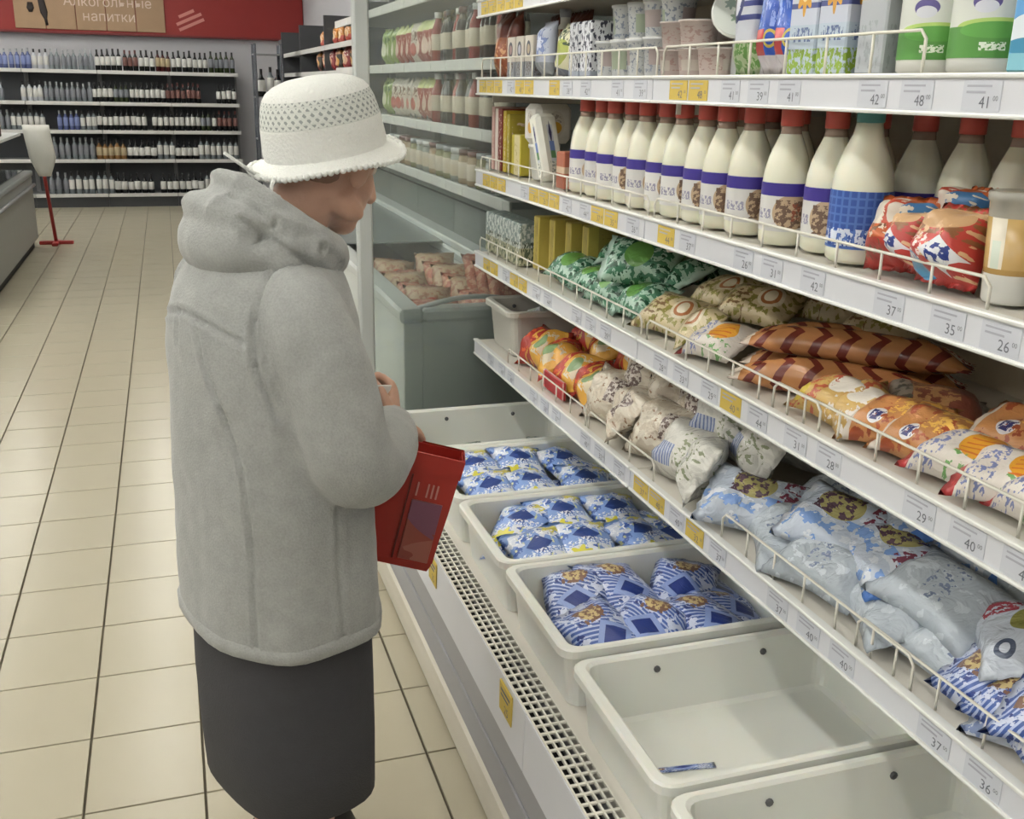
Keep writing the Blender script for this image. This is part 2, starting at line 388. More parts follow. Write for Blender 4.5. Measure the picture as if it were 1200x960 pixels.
# bottles
def bottle_kit(name, prof, glass, label, cap, lab=(.3, .62), neck=.8):
    H = prof[-1][1]; mis = []
    for i in range(len(prof) - 1):
        zc = (prof[i][1] + prof[i + 1][1]) / 2 / H
        mis.append(1 if lab[0] < zc < lab[1] else 2 if zc > neck else 0)
    return [('bottle', MB().lathe(prof, 10, mis=mis).mesh(name, [glass, label, cap]))]
P_WINE = [(.030, 0), (.037, .008), (.037, .075), (.0375, .076), (.0375, .165), (.037, .166), (.034, .20), (.016, .235), (.0145, .25), (.0145, .305)]
P_VODKA = [(.032, 0), (.036, .008), (.036, .06), (.0365, .061), (.0365, .15), (.036, .151), (.035, .185), (.017, .215), (.0145, .235), (.0145, .285)]
P_BRANDY = [(.036, 0), (.042, .008), (.042, .05), (.0425, .051), (.0425, .13), (.042, .131), (.04, .16), (.017, .19), (.0145, .21), (.0145, .265)]
g_dark = mat('glass_dark', '#15181a', .12, .1); g_clear = mat('glass_clear_grey', '#7e868a', .12, .1); g_blue = mat('glass_blue', '#5a648e', .15, .1)
g_green = mat('glass_green', '#333d24', .12, .1); g_amber = mat('glass_amber', '#8c6840', .12, .1); g_white = mat('glass_frosted', '#c2c6cc', .3, .05)
g_red = mat('glass_red_wine', '#44181a', .12, .1)
l_white = mat('label_white', '#cfcfcb', .6, .06); l_grey = mat('label_grey', '#7c7f86', .6, .1); l_red = mat('label_red', '#74504a', .6, .1); l_tan = mat('label_tan', '#a8987a', .6, .1)
c_dark = mat('capsule_dark', '#1c1a1c', .35, .1); c_white = mat('capsule_white', '#c8c8c8', .4, .05); c_red = mat('capsule_red', '#5e3331', .35, .1); c_silver = mat('capsule_silver', '#8f9296', .3, .05)
BK = {'dw': ('dark wine bottle with white label', bottle_kit('wine_bottle', P_WINE, g_dark, l_white, c_dark)),
      'dr': ('dark wine bottle with red label', bottle_kit('wine_bottle', P_WINE, g_dark, l_red, c_red)),
      'dt': ('dark wine bottle with tan label', bottle_kit('wine_bottle', P_WINE, g_red, l_tan, c_dark)),
      'gr': ('green glass bottle with grey label', bottle_kit('wine_bottle', P_WINE, g_green, l_grey, c_dark)),
      'cl': ('clear spirits bottle with grey label', bottle_kit('spirits_bottle', P_VODKA, g_clear, l_grey, c_silver)),
      'cw': ('clear spirits bottle with white label', bottle_kit('spirits_bottle', P_VODKA, g_clear, l_white, c_dark)),
      'bl': ('blue tinted spirits bottle', bottle_kit('spirits_bottle', P_VODKA, g_blue, mat('label_blue', '#7480ae', .5, .1), c_silver)),
      'fw': ('frosted white spirits bottle', bottle_kit('spirits_bottle', P_VODKA, g_white, l_white, c_dark)),
      'am': ('amber brandy bottle', bottle_kit('brandy_bottle', P_BRANDY, g_amber, l_tan, c_dark)),
      'bw': ('short dark brandy bottle with white label', bottle_kit('brandy_bottle', P_BRANDY, g_dark, l_white, c_dark))}
ROWS = [  # per shelf from the top: runs of (kind, count), '_' is a gap, spread over the four bays
    [('gr', 3), ('cl', 5), ('bl', 6), ('fw', 3), ('cl', 8), ('dw', 5), ('dr', 3), ('dw', 3), ('dt', 3), ('dw', 3), ('dw', 4), ('gr', 5)],
    [('_', 7), ('cl', 2), ('_', 3), ('fw', 4), ('cl', 9), ('dw', 4), ('gr', 3), ('dw', 7), ('dr', 7), ('_', 3), ('dw', 4)],
    [('dt', 3), ('cl', 6), ('cw', 6), ('_', 2), ('bl', 4), ('cw', 3), ('dw', 9), ('_', 1), ('dw', 3), ('dw', 6), ('gr', 2), ('dw', 1), ('dr', 4)],
    [('_', 11), ('cl', 10), ('am', 5), ('bw', 5), ('cw', 3), ('bw', 4), ('cw', 7)],
    [('_', 12), ('cl', 3), ('cw', 7), ('bw', 6), ('_', 1), ('bw', 5), ('bw', 2), ('cw', 6)]]
shelf_word = ['top', 'second', 'third', 'fourth', 'lowest']
for si, row in enumerate(ROWS):
    z = ZS[4 - si]; tot = sum(n for _, n in row); x0, x1 = -2.52, .95; st = (x1 - x0) / tot; i = 0; ri = 0
    for kind, n in row:
        for j in range(n):
            x = x0 + (i + .5) * st; i += 1
            if kind == '_' or x < -2.02: continue
            if any(abs(x - e) < .02 for q in BAYS for e in q) : pass
            desc, kit = BK[kind]
            place(kit, kit[0][1].name.split('.')[0], '%s, %s in the %s run, %s back wall shelf' % (desc, ORD[j], ORD[ri], shelf_word[si]), 'bottle', (x + random.uniform(-.006, .006), 15.0 + .075 + random.uniform(0, .02), z), (0, 0, random.uniform(-.6, .6) - PI / 2), 'bottles on the %s back wall shelf' % shelf_word[si], random.uniform(.95, 1.04) * (st / .078 if st < .078 else 1))
        ri += 1

# chrome wire display stand with a few bottles beside the back wall
m_chrome = mat('chrome_wire', '#8a8f98', .25, .05, metal=.8)
t = thing('display_stand', 'narrow chrome display stand with dark uprights left of the snack shelf', 'stand', (1.12, 12.2, 0))
for x in (-.14, .14):
    for y in (-.16, .16): part('upright', MB().bbox(x - .014, x + .014, y - .014, y + .014, 0, 2.05, .004), m_chrome, t)
for z in (.12, .6, 1.05, 1.5, 1.95):
    part('tray', MB().box(-.15, .15, -.17, .17, z - .012, z), m_steel, t)
part('side_panel', MB().box(.15, .165, -.17, .17, .05, 2.1), mat('stand_panel', '#45484e', .4), t)
for i, z in enumerate((1.05, 1.5)):
    for j, x in enumerate((-.08, .02, .1)):
        k_ = BK['bw' if (i + j) % 2 else 'cw'][1]
        place(k_, 'display_bottle', 'bottle, %s from the left on the %s tray of the chrome stand' % (ORD[j], ('lower', 'upper')[i]), 'bottle', (1.12 + x, 12.12, z), (0, 0, 1), 'bottles on the chrome stand', 1.1)

# ================================================================== LEFT: CHEST FREEZER, BAG STAND
m_fz = mat('freezer_grey', '#ced2cf', .45, .04); m_fzlight = mat('freezer_rim', '#cdd1cf', .35, .04); m_fzdark = mat('freezer_kick', '#2c2d2e', .6)
g_pane = glass_mat('lid_glass', '#e6efec', .10)
def chest(name, label, x0, x1, y0, y1, zt, deep, m_fz=m_fz, m_fzlight=m_fzlight):
    t = thing(name, label, 'freezer', (x0, y0, 0)); w, l = x1 - x0, y1 - y0; e = .07
    part('kick_plate', MB().box(.04, w - .04, .04, l - .04, 0, .09), m_fzdark, t)
    for nm, q in (('side_panel', (0, e, 0, l)), ('side_panel', (w - e, w, 0, l)), ('end_panel', (e, w - e, 0, e)), ('end_panel', (e, w - e, l - e, l))):
        part(nm, MB().bbox(q[0], q[1], q[2], q[3], .09, zt - .05, .004), m_fz, t)
    part('floor_pan', MB().box(e, w - e, e, l - e, .2, zt - deep), m_fzlight, t)
    r = MB()
    for q in ((-.015, e, -.015, l + .015), (w - e, w + .015, -.015, l + .015), (e, w - e, -.015, e), (e, w - e, l - e, l + .015)): r.bbox(q[0], q[1], q[2], q[3], zt - .05, zt, .012)
    part('rim', r, m_fzlight, t)
    return t
lf = chest('chest_freezer', 'grey chest freezer at the left edge beside the bag stand', -2.35, -1.32, 8.2, 11.5, .76, .3, mat('left_freezer_grey', '#9a9c97', .45, .04), mat('left_freezer_rim', '#8f9595', .35, .04))
part('bumper_rail', MB().tube([(1.045, -.01, .62), (1.045, 3.31, .62)], .018, 8), m_steel, lf)
fr = part('glass_frame', MB().box(.45, .50, .02, 3.28, .76, 1.10).box(.18, .98, .02, 3.28, 1.10, 1.125), m_fzlight, lf)
part('lid_pane', MB().box(.52, .97, .1, 3.2, .765, .771), g_pane, lf)
for i in range(6):
    k_ = BK[('dr', 'dt', 'gr', 'dr', 'am', 'dt')[i]][1]
    place(k_, 'sauce_bottle', 'dark bottle, %s from the near end, on the shelf over the left chest freezer' % ORD[i], 'bottle', (-1.46 - .02 * (i % 2), 8.6 + .42 * i, 1.125), (0, 0, i), 'bottles over the left freezer', 1.15)
m_rp = mat('stand_red', '#9c2f2d', .4, .05)
t = thing('bag_stand', 'red pole stand with a foot bar beside the chest freezer', 'stand', (-1.17, 11.62, 0))
part('pole', MB().tube([(0, 0, .03), (-.05, 0, .85), (-.05, .0, 1.12)], .018, 8), m_rp, t)
part('foot', MB().bbox(-.16, .17, -.03, .03, 0, .035, .008), m_rp, t); part('foot', MB().bbox(-.03, .03, -.16, .16, 0, .03, .008), m_rp, t)
mb = MB(); R = []
for i in range(9):
    v = i / 8; z = .0 + .50 * v; w = .125 * (1 - .55 * max(0, .35 - v) / .35); d = .035 + .03 * math.sin(v * PI)
    R.append([(w * math.cos(a) * (1 + .06 * math.sin(3 * a + v * 5)) + .03 * (1 - v), d * math.sin(a) * (1 + .2 * math.sin(5 * a + 3 * v)), z) for a in [2 * PI * j / 14 for j in range(14)]])
mb.rings(R, 0, smooth=True)
tag(link('plastic_bag', mb.mesh('plastic_bag', mat('bag_white_film', '#d6d6ce', .45, .05, bump=.4, bscale=14)), None, (-1.225, 11.53, .70)), 'white plastic bag hanging on the red pole stand', 'bag')

# ================================================================== SNACK GONDOLA BEYOND (right wall, far)
t = thing('snack_shelving', 'grey wall shelving with snack bags seen past the white hat', 'shelving', (1.45, 8.2, 0))
part('back_panel', MB().box(.42, .45, 0, 5.6, 0, 2.25), m_back, t)
for y in (0, 1.87, 3.73, 5.57): part('upright', MB().box(.0, .45, y, y + .03, 0, 2.25), mat('upright_dark', '#4c4d50', .5), t)
for z in (.15, .6, 1.05, 1.42, 1.76, 1.985):
    s_ = part('shelf', MB().box(.01, .42, .03, 5.57, z - .025, z), m_steel, t); part('price_strip', MB().box(0, .01, .03, 5.57, z - .04, z + .004), m_strip, s_)
pr_sn = [printed('snack_orange', '#c9853f', [('rect', .0, 1, 0, .45, '#b2483a'), ('disc', .5, .5, .3, .18, '#e2c9a6'), ('marks', .1, .9, .55, .8, 9, 14, .55, '#f0dcc0')], .3, wrinkle=.3),
         printed('snack_red', '#8e3336', [('disc', .5, .45, .33, .2, '#d8a98c'), ('marks', .1, .9, .6, .85, 9, 14, .55, '#e9d2c4')], .3, wrinkle=.3),
         printed('snack_dark', '#33291f', [('disc', .5, .4, .33, .2, '#c9944a'), ('band', 'v', .7, .85, '#a96d33')], .3, wrinkle=.3)]
snk = [pouches('snack_bag', .17, .25, .07, m, 1)[0] for m in pr_sn]
for si, (z, y0, y1) in enumerate(((1.76, 8.35, 11.2), (1.42, 8.35, 11.0), (1.985, 8.35, 11.0))):
    n = 14
    for i in range(n):
        y = y0 + (y1 - y0) * (i + .5) / n
        k_ = snk[(0 if si == 2 else (1 if si == 1 else 2 if i % 3 == 0 else 1)) if i % 5 else 0]
        place(k_, 'snack_bag', '%s snack bag, %s from the near end of the %s snack shelf' % ({0: 'orange', 1: 'red', 2: 'dark brown'}[snk.index(k_)], ORD[i], ('middle', 'lower', 'upper')[si]), 'snack bag', (1.56 + .02 * (i % 2), y, z + (.125, .125, .098)[si] * .82), (PI / 2, random.uniform(-.1, .1), -PI / 2 + random.uniform(-.2, .2)), 'snack bags on the wall shelving', .82 if si < 2 else .64)
# ================================================================== WALL FREEZER BEYOND THE DAIRY CASE
wf = chest('open_freezer', 'pale grey open freezer chest behind the glass end of the dairy case', .757, 1.36, 3.52, 7.6, .89, .22)
m_pale = mat('enamel_pale', '#b9c0bd', .35, .03)
part('lower_ledge', MB().bbox(-.02, .0, 0, 4.08, .10, .16, .006), m_fzlight, wf)
part('back_ledge', MB().bbox(.54, .66, 0, 4.08, .89, .93, .008), m_fzlight, wf)
for i in range(5):
    part('back_panel', MB().bbox(.62, .66, i * .816 + .003, (i + 1) * .816 - .003, .93, 1.22, .003), mat('freezer_back_grey', '#7c8280', .4, .05), wf)
part('dividing_rail', MB().box(.612, .62, 0, 4.08, 1.10, 1.106), m_fzdark, wf)
part('sliding_lid', MB().box(.03, .58, 1.55, 3.9, .895, .902), mat('lid_grey', '#8d9492', .25, .05), wf)
part('curved_handle', MB().tube([(.06 + .42 * i / 10, .03, .885 + .035 * math.sin(PI * i / 10)) for i in range(11)], .010, 6), m_fzlight, wf)
sh = thing('sauce_shelving', 'grey wall shelves of sauce pouches above the wall freezer', 'shelving', (1.17, 3.60, 0))
part('back_panel', MB().box(.42, .45, 0, 4.0, 1.2, 2.4), mat('sauce_back', '#8b8d8e', .5, .04), sh)
for y in (0.0, 1.33, 2.66, 3.97): part('bracket', MB().box(.38, .42, y, y + .03, 1.2, 2.4), m_steel, sh)
for z in (1.25, 1.49, 1.755, 2.06):
    s_ = part('shelf', MB().box(.012, .42, .0, 4.0, z - .025, z), m_steel, sh); part('price_strip', MB().bbox(0, .012, 0, 4.0, z - .042, z + .003, .003), m_strip, s_)
    for i in range(14):
        part('price_tag', MB().box(-.0015, 0, .08 + i * .28, .15 + i * .28, z - .038, z - .004), mat('tag_paper', '#dcdcd8', .7), s_)
pk = {'red': printed('sauce_red', '#9c4a40', [('band', 'v', .76, 1, '#c9cf8f'), ('disc', .5, .42, .3, .2, '#d9bfae'), ('marks', .1, .9, .15, .7, 8, 12, .56, '#d3b5a6')], .3, wrinkle=.3),
      'white': printed('sauce_white', '#cfc7ba', [('disc', .5, .35, .3, .16, '#b0564a'), ('marks', .1, .9, .5, .8, 8, 12, .55, '#7a5a4a')], .3, wrinkle=.3),
      'green': printed('sauce_green', '#8ea35a', [('disc', .5, .45, .3, .2, '#dcdcc0'), ('marks', .1, .9, .6, .9, 8, 12, .55, '#4a6a35')], .3, wrinkle=.3)}
sp = {k_: pouches('sauce_pouch', .12, .20, .05, m, 1)[0] for k_, m in pk.items()}
nm_ = {'red': 'red ketchup pouch', 'white': 'white mayonnaise pouch', 'green': 'green topped sauce pouch'}
seq = {1.755: ['green'] * 3 + ['red'] * 3 + ['white'] + ['red'] * 3, 1.49: ['green'] * 2 + ['white'] * 5 + ['red'] * 3}
for z, ss in seq.items():
    for i in range(10):
        k_ = ss[i]; y = 6.15 - i * .125
        place(sp[k_], 'sauce_pouch', '%s, %s from the far end of the %s sauce shelf' % (nm_[k_], ORD[i], 'upper' if z > 1.6 else 'middle'), 'pouch', (1.27, y, z + .10), (PI / 2, random.uniform(-.08, .08), -PI / 2 + random.uniform(-.25, .25)), 'sauce pouches above the wall freezer')
c_sb = mat('sauce_dark_brown', '#3a2a28', .2, .2); l_sb = mat('label_cream', '#cbbfae', .6, .1)
P_S = [(.028, 0), (.032, .006), (.032, .05), (.0325, .051), (.0325, .12), (.032, .121), (.026, .15), (.014, .18), (.014, .19), (.018, .191), (.018, .215)]
kb = [[('bottle', MB().lathe(P_S, 12, mis=[0, 0, 0, 1, 1, 0, 0, 0, 2, 2]).mesh('sauce_bottle', [a, l_sb, c]))] for a, c in ((c_sb, c_red), (mat('soy_black', '#201c1b', .2), c_dark), (mat('ketchup_red', '#8b2f28', .25, .1), c_white))]
for z, n, y0, w_ in ((1.755, 12, 4.85, 'upper'), (1.49, 11, 4.85, 'middle')):
    for i in range(n):
        k_ = (i * 7 + int(z * 10)) % 3
        place(kb[k_], 'sauce_bottle', '%s sauce bottle, %s from the pouches on the %s sauce shelf' % (('brown', 'black', 'red')[k_], ORD[i], w_), 'bottle', (1.22 + .015 * (i % 2), y0 - i * .105, z), (0, 0, random.uniform(-1, 1)), 'sauce bottles above the wall freezer')
P_J = [(.034, 0), (.038, .006), (.038, .02), (.0385, .021), (.0385, .08), (.038, .081), (.036, .10), (.032, .105), (.036, .106), (.036, .125)]
kj = [[('jar', MB().lathe(P_J, 12, mis=[0, 0, 0, 1, 0, 0, 0, 2, 2]).mesh('jar', [a, l_sb, c]))] for a, c in ((mat('jar_olive', '#7d7b52', .2, .2), c_silver), (mat('jar_tan', '#9a8266', .2, .2), c_red), (mat('jar_grey', '#8a8d88', .2, .2), c_white))]
for i in range(16):
    k_ = (i * 5 + i // 3) % 3
    place(kj[k_], 'jar', '%s glass jar, %s from the far end of the lowest sauce shelf' % (('olive', 'tan', 'grey')[k_], ORD[i]), 'jar', (1.23, 5.85 - i * .135, 1.25), (0, 0, i * .7), 'jars above the wall freezer', 1.15)
fb = [pouches('frozen_bag', .20, .26, .07, printed('frozen_red', '#b5654e', [('marks', 0, 1, 0, 1, 6, 7, .52, '#c99a7e'), ('marks', 0, 1, 0, 1, 10, 11, .6, '#8a4436')], .35, wrinkle=.5), 2)[0],
      pouches('frozen_bag', .20, .26, .07, printed('frozen_tan', '#b59c80', [('marks', 0, 1, 0, 1, 6, 7, .55, '#a06a50'), ('disc', .5, .5, .2, .15, '#c44f3d')], .35, wrinkle=.5), 2)[0]]
for r in range(7):
    for c in range(2):
        k_ = 0 if r < 2 and c == 1 else (r + c) % 2
        place(fb[k_], 'frozen_bag', '%s frozen food bag, %s row from the glass, %s side' % (('red', 'tan')[k_], ORD[r], ('near', 'far')[c]), 'bag', (.935 + c * .23, 3.70 + r * .165, .765 + .02 * ((r + c) % 2)), (.75, random.uniform(-.1, .1), random.uniform(-.25, .25)), 'frozen food bags in the wall freezer')
for i in range(3):
    place(fb[0], 'frozen_bag', 'red frozen food bag standing against the back ledge, %s from the glass' % ORD[i], 'bag', (1.22, 3.72 + i * .17, .86), (1.15, 0, .2), 'frozen food bags in the wall freezer')

# ================================================================== DAIRY CASE
Y0C, Y1C, XB = -.55, 3.46, 1.52
m_white = mat('enamel_white', '#d6d7d6', .35, .02); m_grey = mat('front_grey', '#97989d', .4, .03); m_creamb = mat('bumper_cream', '#cfcabc', .45, .03)
m_int = mat('interior_white', '#dcd8ce', .45, .03); m_dark = mat('duct_dark', '#1c1b19', .9); m_fascia = mat('fascia_white', '#d6d8de', .35, .03)
m_edge = mat('edge_white', '#e2e3e0', .3, .02); m_wire = mat('wire_white', '#dedbd0', .35, .02)
m_tagw = mat('tag_white', '#c9ccd4', .6, .04); m_tagy = mat('tag_yellow', '#cbb152', .6, .08); m_tink = mat('tag_ink', '#6a6d76', .7); m_tgrey = mat('tag_header', '#a7a9b4', .7)
case = thing('dairy_case', 'white open refrigerated dairy display case with shelves and glass end', 'refrigerator', (0, 0, 0))
part('kick_plate', MB().box(.625, 1.50, Y0C + .02, Y1C - .02, 0, .05), m_dark, case)
R = []
for y in (Y0C, Y1C): R.append([(.597, y, .02), (.590, y, .035), (.588, y, .08), (.592, y, .125), (.602, y, .135), (.70, y, .135), (.70, y, .02)][::-1])
part('bumper', MB().rings(R, 0), m_creamb, case)
part('front_panel', MB().bbox(.598, .68, Y0C, Y1C, .135, .225, .004), m_grey, case)
part('front_panel', MB().bbox(.600, .68, Y0C, Y1C, .228, .31, .004), m_grey, case)
for a, c in ((Y0C, 1.68), (1.683, Y1C)):
    pr_ = part('price_panel', MB().rings([[(.598, y, .31), (.603, y, .31), (.6075, y, .445), (.6025, y, .445)] for y in (c, a)], 0), m_fascia, case)
    for ty in (1.0, 1.80, 2.45, 3.1):
        if not a < ty < c: continue
        M = Matrix.Translation((.6005, ty, .398)) @ Matrix.Rotation(-PI / 2, 4, 'Z') @ Matrix.Rotation(math.radians(90), 4, 'X')
        tg = MB().box(-.04, .04, -.035, .035, -.001, .003, 0, M).box(-.03, .03, .016, .022, .003, .0034, 1, M).box(-.03, .02, .004, .009, .003, .0034, 1, M).text('25', .028, M @ Matrix.Translation((.008, -.028, .0034)), 1)
        part('price_tag', tg, [m_tagy, m_tink], pr_)
# discharge grille: five rails along, a bar every 22 mm, over a dark duct
gr = MB(); W5 = [.607, .6235, .64, .6565, .673]
for x in W5: gr.box(x - .0019, x + .0019, Y0C, Y1C, .440, .447)
y = Y0C
while y < Y1C: gr.box(.607, .673, y - .0030, y + .0030, .442, .446); y += .027
g_ = part('grille', gr, m_wire, case)
part('air_duct', MB().box(.606, .676, Y0C, Y1C, .31, .36), m_dark, case)
part('deck', MB().box(.676, 1.40, Y0C, Y1C, .40, .442), m_int, case)
part('rear_riser', MB().box(1.34, 1.40, Y0C, Y1C, .442, .70).box(1.40, XB, Y0C, Y1C, .64, .70), m_int, case)
part('base_body', MB().box(.68, XB + .06, Y0C, Y1C, .05, .40), m_grey, case)
part('back_panel', MB().box(XB, XB + .06, Y0C, Y1C, .40, 2.12), mat('interior_back', '#d6ccb8', .5, .04), case)
cp = part('canopy', MB().bbox(.92, XB + .06, Y0C, Y1C, 2.14, 2.30, .01), m_white, case)
part('canopy_front', MB().box(.90, .92, Y0C, Y1C, 2.06, 2.30), m_white, case)
part('lamp_tube', MB().tube([(.98, Y0C + .05, 2.115), (.98, Y1C - .05, 2.115)], .014, 8), mat('case_tube_glow', '#fff6e6', .5, 0, emit=CANOPY_EMIT), case)
# glass end with its post
part('end_post', MB().bbox(.592, .642, Y1C, Y1C + .05, .05, 2.30, .006), mat('post_grey', '#b4b9b8', .4, .03), case)
part('end_glass', MB().box(.642, XB + .05, Y1C + .02, Y1C + .026, .45, 2.28), glass_mat('end_glass', '#ecf1ef', .10, .05), case)
part('end_base', MB().box(.632, XB + .05, Y1C, Y1C + .05, .05, .45), m_white, case)
part('end_sill', MB().box(.632, 1.3, Y1C - .01, Y1C + .03, .45, .475), m_white, case)

JOINTS = [(-.55, .735), (.739, 2.092), (2.096, 3.448)]
YEL = {  # (y from, y to) spans of yellow tags per shelf, read along the rail
    1: [(3.10, 3.45), (2.83, 3.0), (2.62, 2.76), (1.80, 1.98)],
    2: [(3.08, 3.45), (2.60, 2.9), (2.28, 2.40), (1.90, 2.05)],
    3: [(3.2, 3.32), (2.86, 3.05), (1.57, 1.70)],
    4: [(1.86, 2.07), (1.76, 1.83)], 0: [(3.0, 3.4)]}
PRICE = {1: ['42', '38', '41', '39', '41', '48'], 2: ['44', '42', '31', '26', '35', '37'], 3: ['28', '31', '44', '40', '29', '33'], 4: ['40', '37', '36', '37', '32', '40'], 0: ['52', '47']}
ZSH = {0: 1.916, 1: 1.677, 2: 1.380, 3: 1.102, 4: .785}
TAGC = {}
def tag_mesh(yel, price, w):
    key = (yel, price, w)
    if key not in TAGC:
        mb = MB().box(-w / 2, w / 2, -.019, .019, 0, .0008, 0)
        mb.box(-w * .4, w * .25, .0108, .0135, .0008, .0011, 2).box(-w * .4, w * .1, .003, .006, .0008, .0011, 2)
        mb.text(price, .021, Matrix.Translation((w * .12, -.015, .0012)), 1).text('00', .009, Matrix.Translation((w * .38, -.006, .0012)), 1)
        TAGC[key] = mb.mesh('price_tag', [m_tagy if yel else m_tagw, m_tink, m_tgrey])
    return TAGC[key]
Mtag = Matrix.Rotation(-PI / 2, 4, 'Z') @ Matrix.Rotation(PI / 2, 4, 'X')
for si, z in ZSH.items():
    for (a, c) in JOINTS:
        s_ = part('shelf', MB().box(1.008, XB, a, c, z - .026, z - .002), m_int, case)
        fz = MB().rings([[(.999, y, z - .047), (1.008, y, z - .047), (1.008, y, z - .002), (.999, y, z - .002)] for y in (c, a)], 0)
        part('fascia', fz, m_fascia, s_)
        part('fascia_lip', MB().bbox(.994, 1.012, a, c, z - .003, z + .004, .002), m_edge, s_)
        part('lower_lip', MB().bbox(.994, 1.004, a, c, z - .052, z - .046, .002), m_edge, s_)
        if si: part('bracket', MB().box(1.05, 1.50, c - .02, c - .012, z - .075, z - .026), m_int, s_)
        y = a + .06; i = 0
        while y < c - .05:
            yel = any(p < y < q for p, q in YEL[si])
            if yel or (i * 7 + si * 3) % 4 != 1:
                w = .078 if yel else .068
                o = link('price_tag', tag_mesh(yel, PRICE[si][(i + int(a > 2) * 2 + int(a > .5)) % len(PRICE[si])], w), s_)
                o.matrix_local = Matrix.Translation((.9985, y, z - .0245)) @ Mtag
            y += .085 if yel else .098 if i % 3 else .125
            i += 1
# wire guards along the shelf edges: part of the shelf they stand on
def guard(si, y0, y1, h, step, two=False, xo=1.014):
    z = ZSH[si]; mb = MB(); r = .0026
    mb.tube([(xo, y0, z), (xo, y0, z + h - .012), (xo, y0 + .012, z + h), (xo, y1 - .012, z + h), (xo, y1, z + h - .012), (xo, y1, z)], r, 5)
    if two: mb.tube([(xo, y0, z + h * .55), (xo, y1, z + h * .55)], r, 5)
    n = max(1, round((y1 - y0) / step))
    for i in range(1, n): mb.tube([(xo, y0 + (y1 - y0) * i / n, z), (xo, y0 + (y1 - y0) * i / n, z + h)], r * .9, 5)
    best = [o for o in case.children if o.name.startswith('shelf') and abs(o.data.vertices[0].co.z - (z - .026)) < .003 and o.data.vertices[0].co.y - .02 <= (y0 + y1) / 2]
    best.sort(key=lambda o: -o.data.vertices[0].co.y)
    part('wire_guard', mb, m_wire, best[0])
guard(1, 2.11, 3.44, .062, .10); guard(1, 1.26, 2.08, .062, .115)
guard(2, 2.11, 3.44, .045, .10); guard(2, 1.07, 2.08, .045, .115); guard(2, -.3, .72, .045, .115)
guard(3, 2.11, 3.44, .050, .10); guard(3, 1.40, 2.08, .050, .10); guard(3, .76, 1.55, .050, .10, xo=1.018)
guard(4, 2.42, 3.1, .050, .12); guard(4, 2.0, 2.40, .05, .12); guard(4, 1.10, 1.68, .055, .10); guard(4, .76, 1.24, .055, .10, xo=1.018)

# ------------------------------------------------------------------ deep white tubs on the deck
def rrect(hx, hy, r, z, n=4):
    P = []
    for cx, cy, a0 in ((hx - r, hy - r, 0), (-hx + r, hy - r, PI / 2), (-hx + r, -hy + r, PI), (hx - r, -hy + r, 1.5 * PI)):
        for i in range(n + 1):
            a = a0 + PI / 2 * i / n; P.append((cx + r * math.cos(a), cy + r * math.sin(a), z))
    return P
def tub_kit(name, lx, ly, h, material, hole):
    hx, hy = lx / 2, ly / 2; wl = .008
    body = MB().rings([rrect(hx - .030, hy - .022, .03, 0), rrect(hx - .018, hy - .012, .03, h - .022), rrect(hx, hy, .035, h - .020), rrect(hx, hy, .035, h - .004), rrect(hx - .004, hy - .004, .033, h),
                       rrect(hx - .020, hy - .014, .028, h), rrect(hx - .026, hy - .020, .028, h - .006), rrect(hx - .036, hy - .030, .024, .016), rrect(hx - .046, hy - .040, .016, .010)], 0, True, True, smooth=False)
    ks = [('body', body.mesh(name, material))]
    for sx in (-.12, .12):
        for sy in (1, -1):
            m = MB().lathe([(.007, -.004), (.007, .002), (.004, .003)], 8, M=Matrix.Translation((sx * lx / .6, sy * (hy - .024), h - .035)) @ Matrix.Rotation(PI / 2 * sy, 4, 'X'))
            ks.append(('hole_plug', m.mesh('hole_plug', hole)))  # dark plugs stand in for open wall holes, their shade put into the colour
    return ks
m_tub = mat('tub_plastic', '#e6e8e2', .4, .03, sss=.15); m_hole = mat('hole_plug_dark', '#57575a', .5)
TUB = tub_kit('storage_tub', .60, .40, .146, m_tub, m_hole)
tub_desc = ['white plastic tub farthest back, under the glass end, holding a few dark green packs', 'white plastic tub of blue milk pouches nearest the red bag', 'white plastic tub of blue pouches with yellow flowers in the middle', 'white plastic tub of dark blue patterned pouches beside the empty tub', 'empty white plastic tub with a loose film strip', 'white plastic tub cut by the bottom edge of the picture']
TUBY = [3.085, 2.675, 2.265, 1.855, 1.425, 1.010]
for i, y in enumerate(TUBY):
    place(TUB, 'plastic_tub', tub_desc[i], 'tub', (.968, y, .444), (0, 0, 0), 'plastic tubs on the deck of the dairy case')

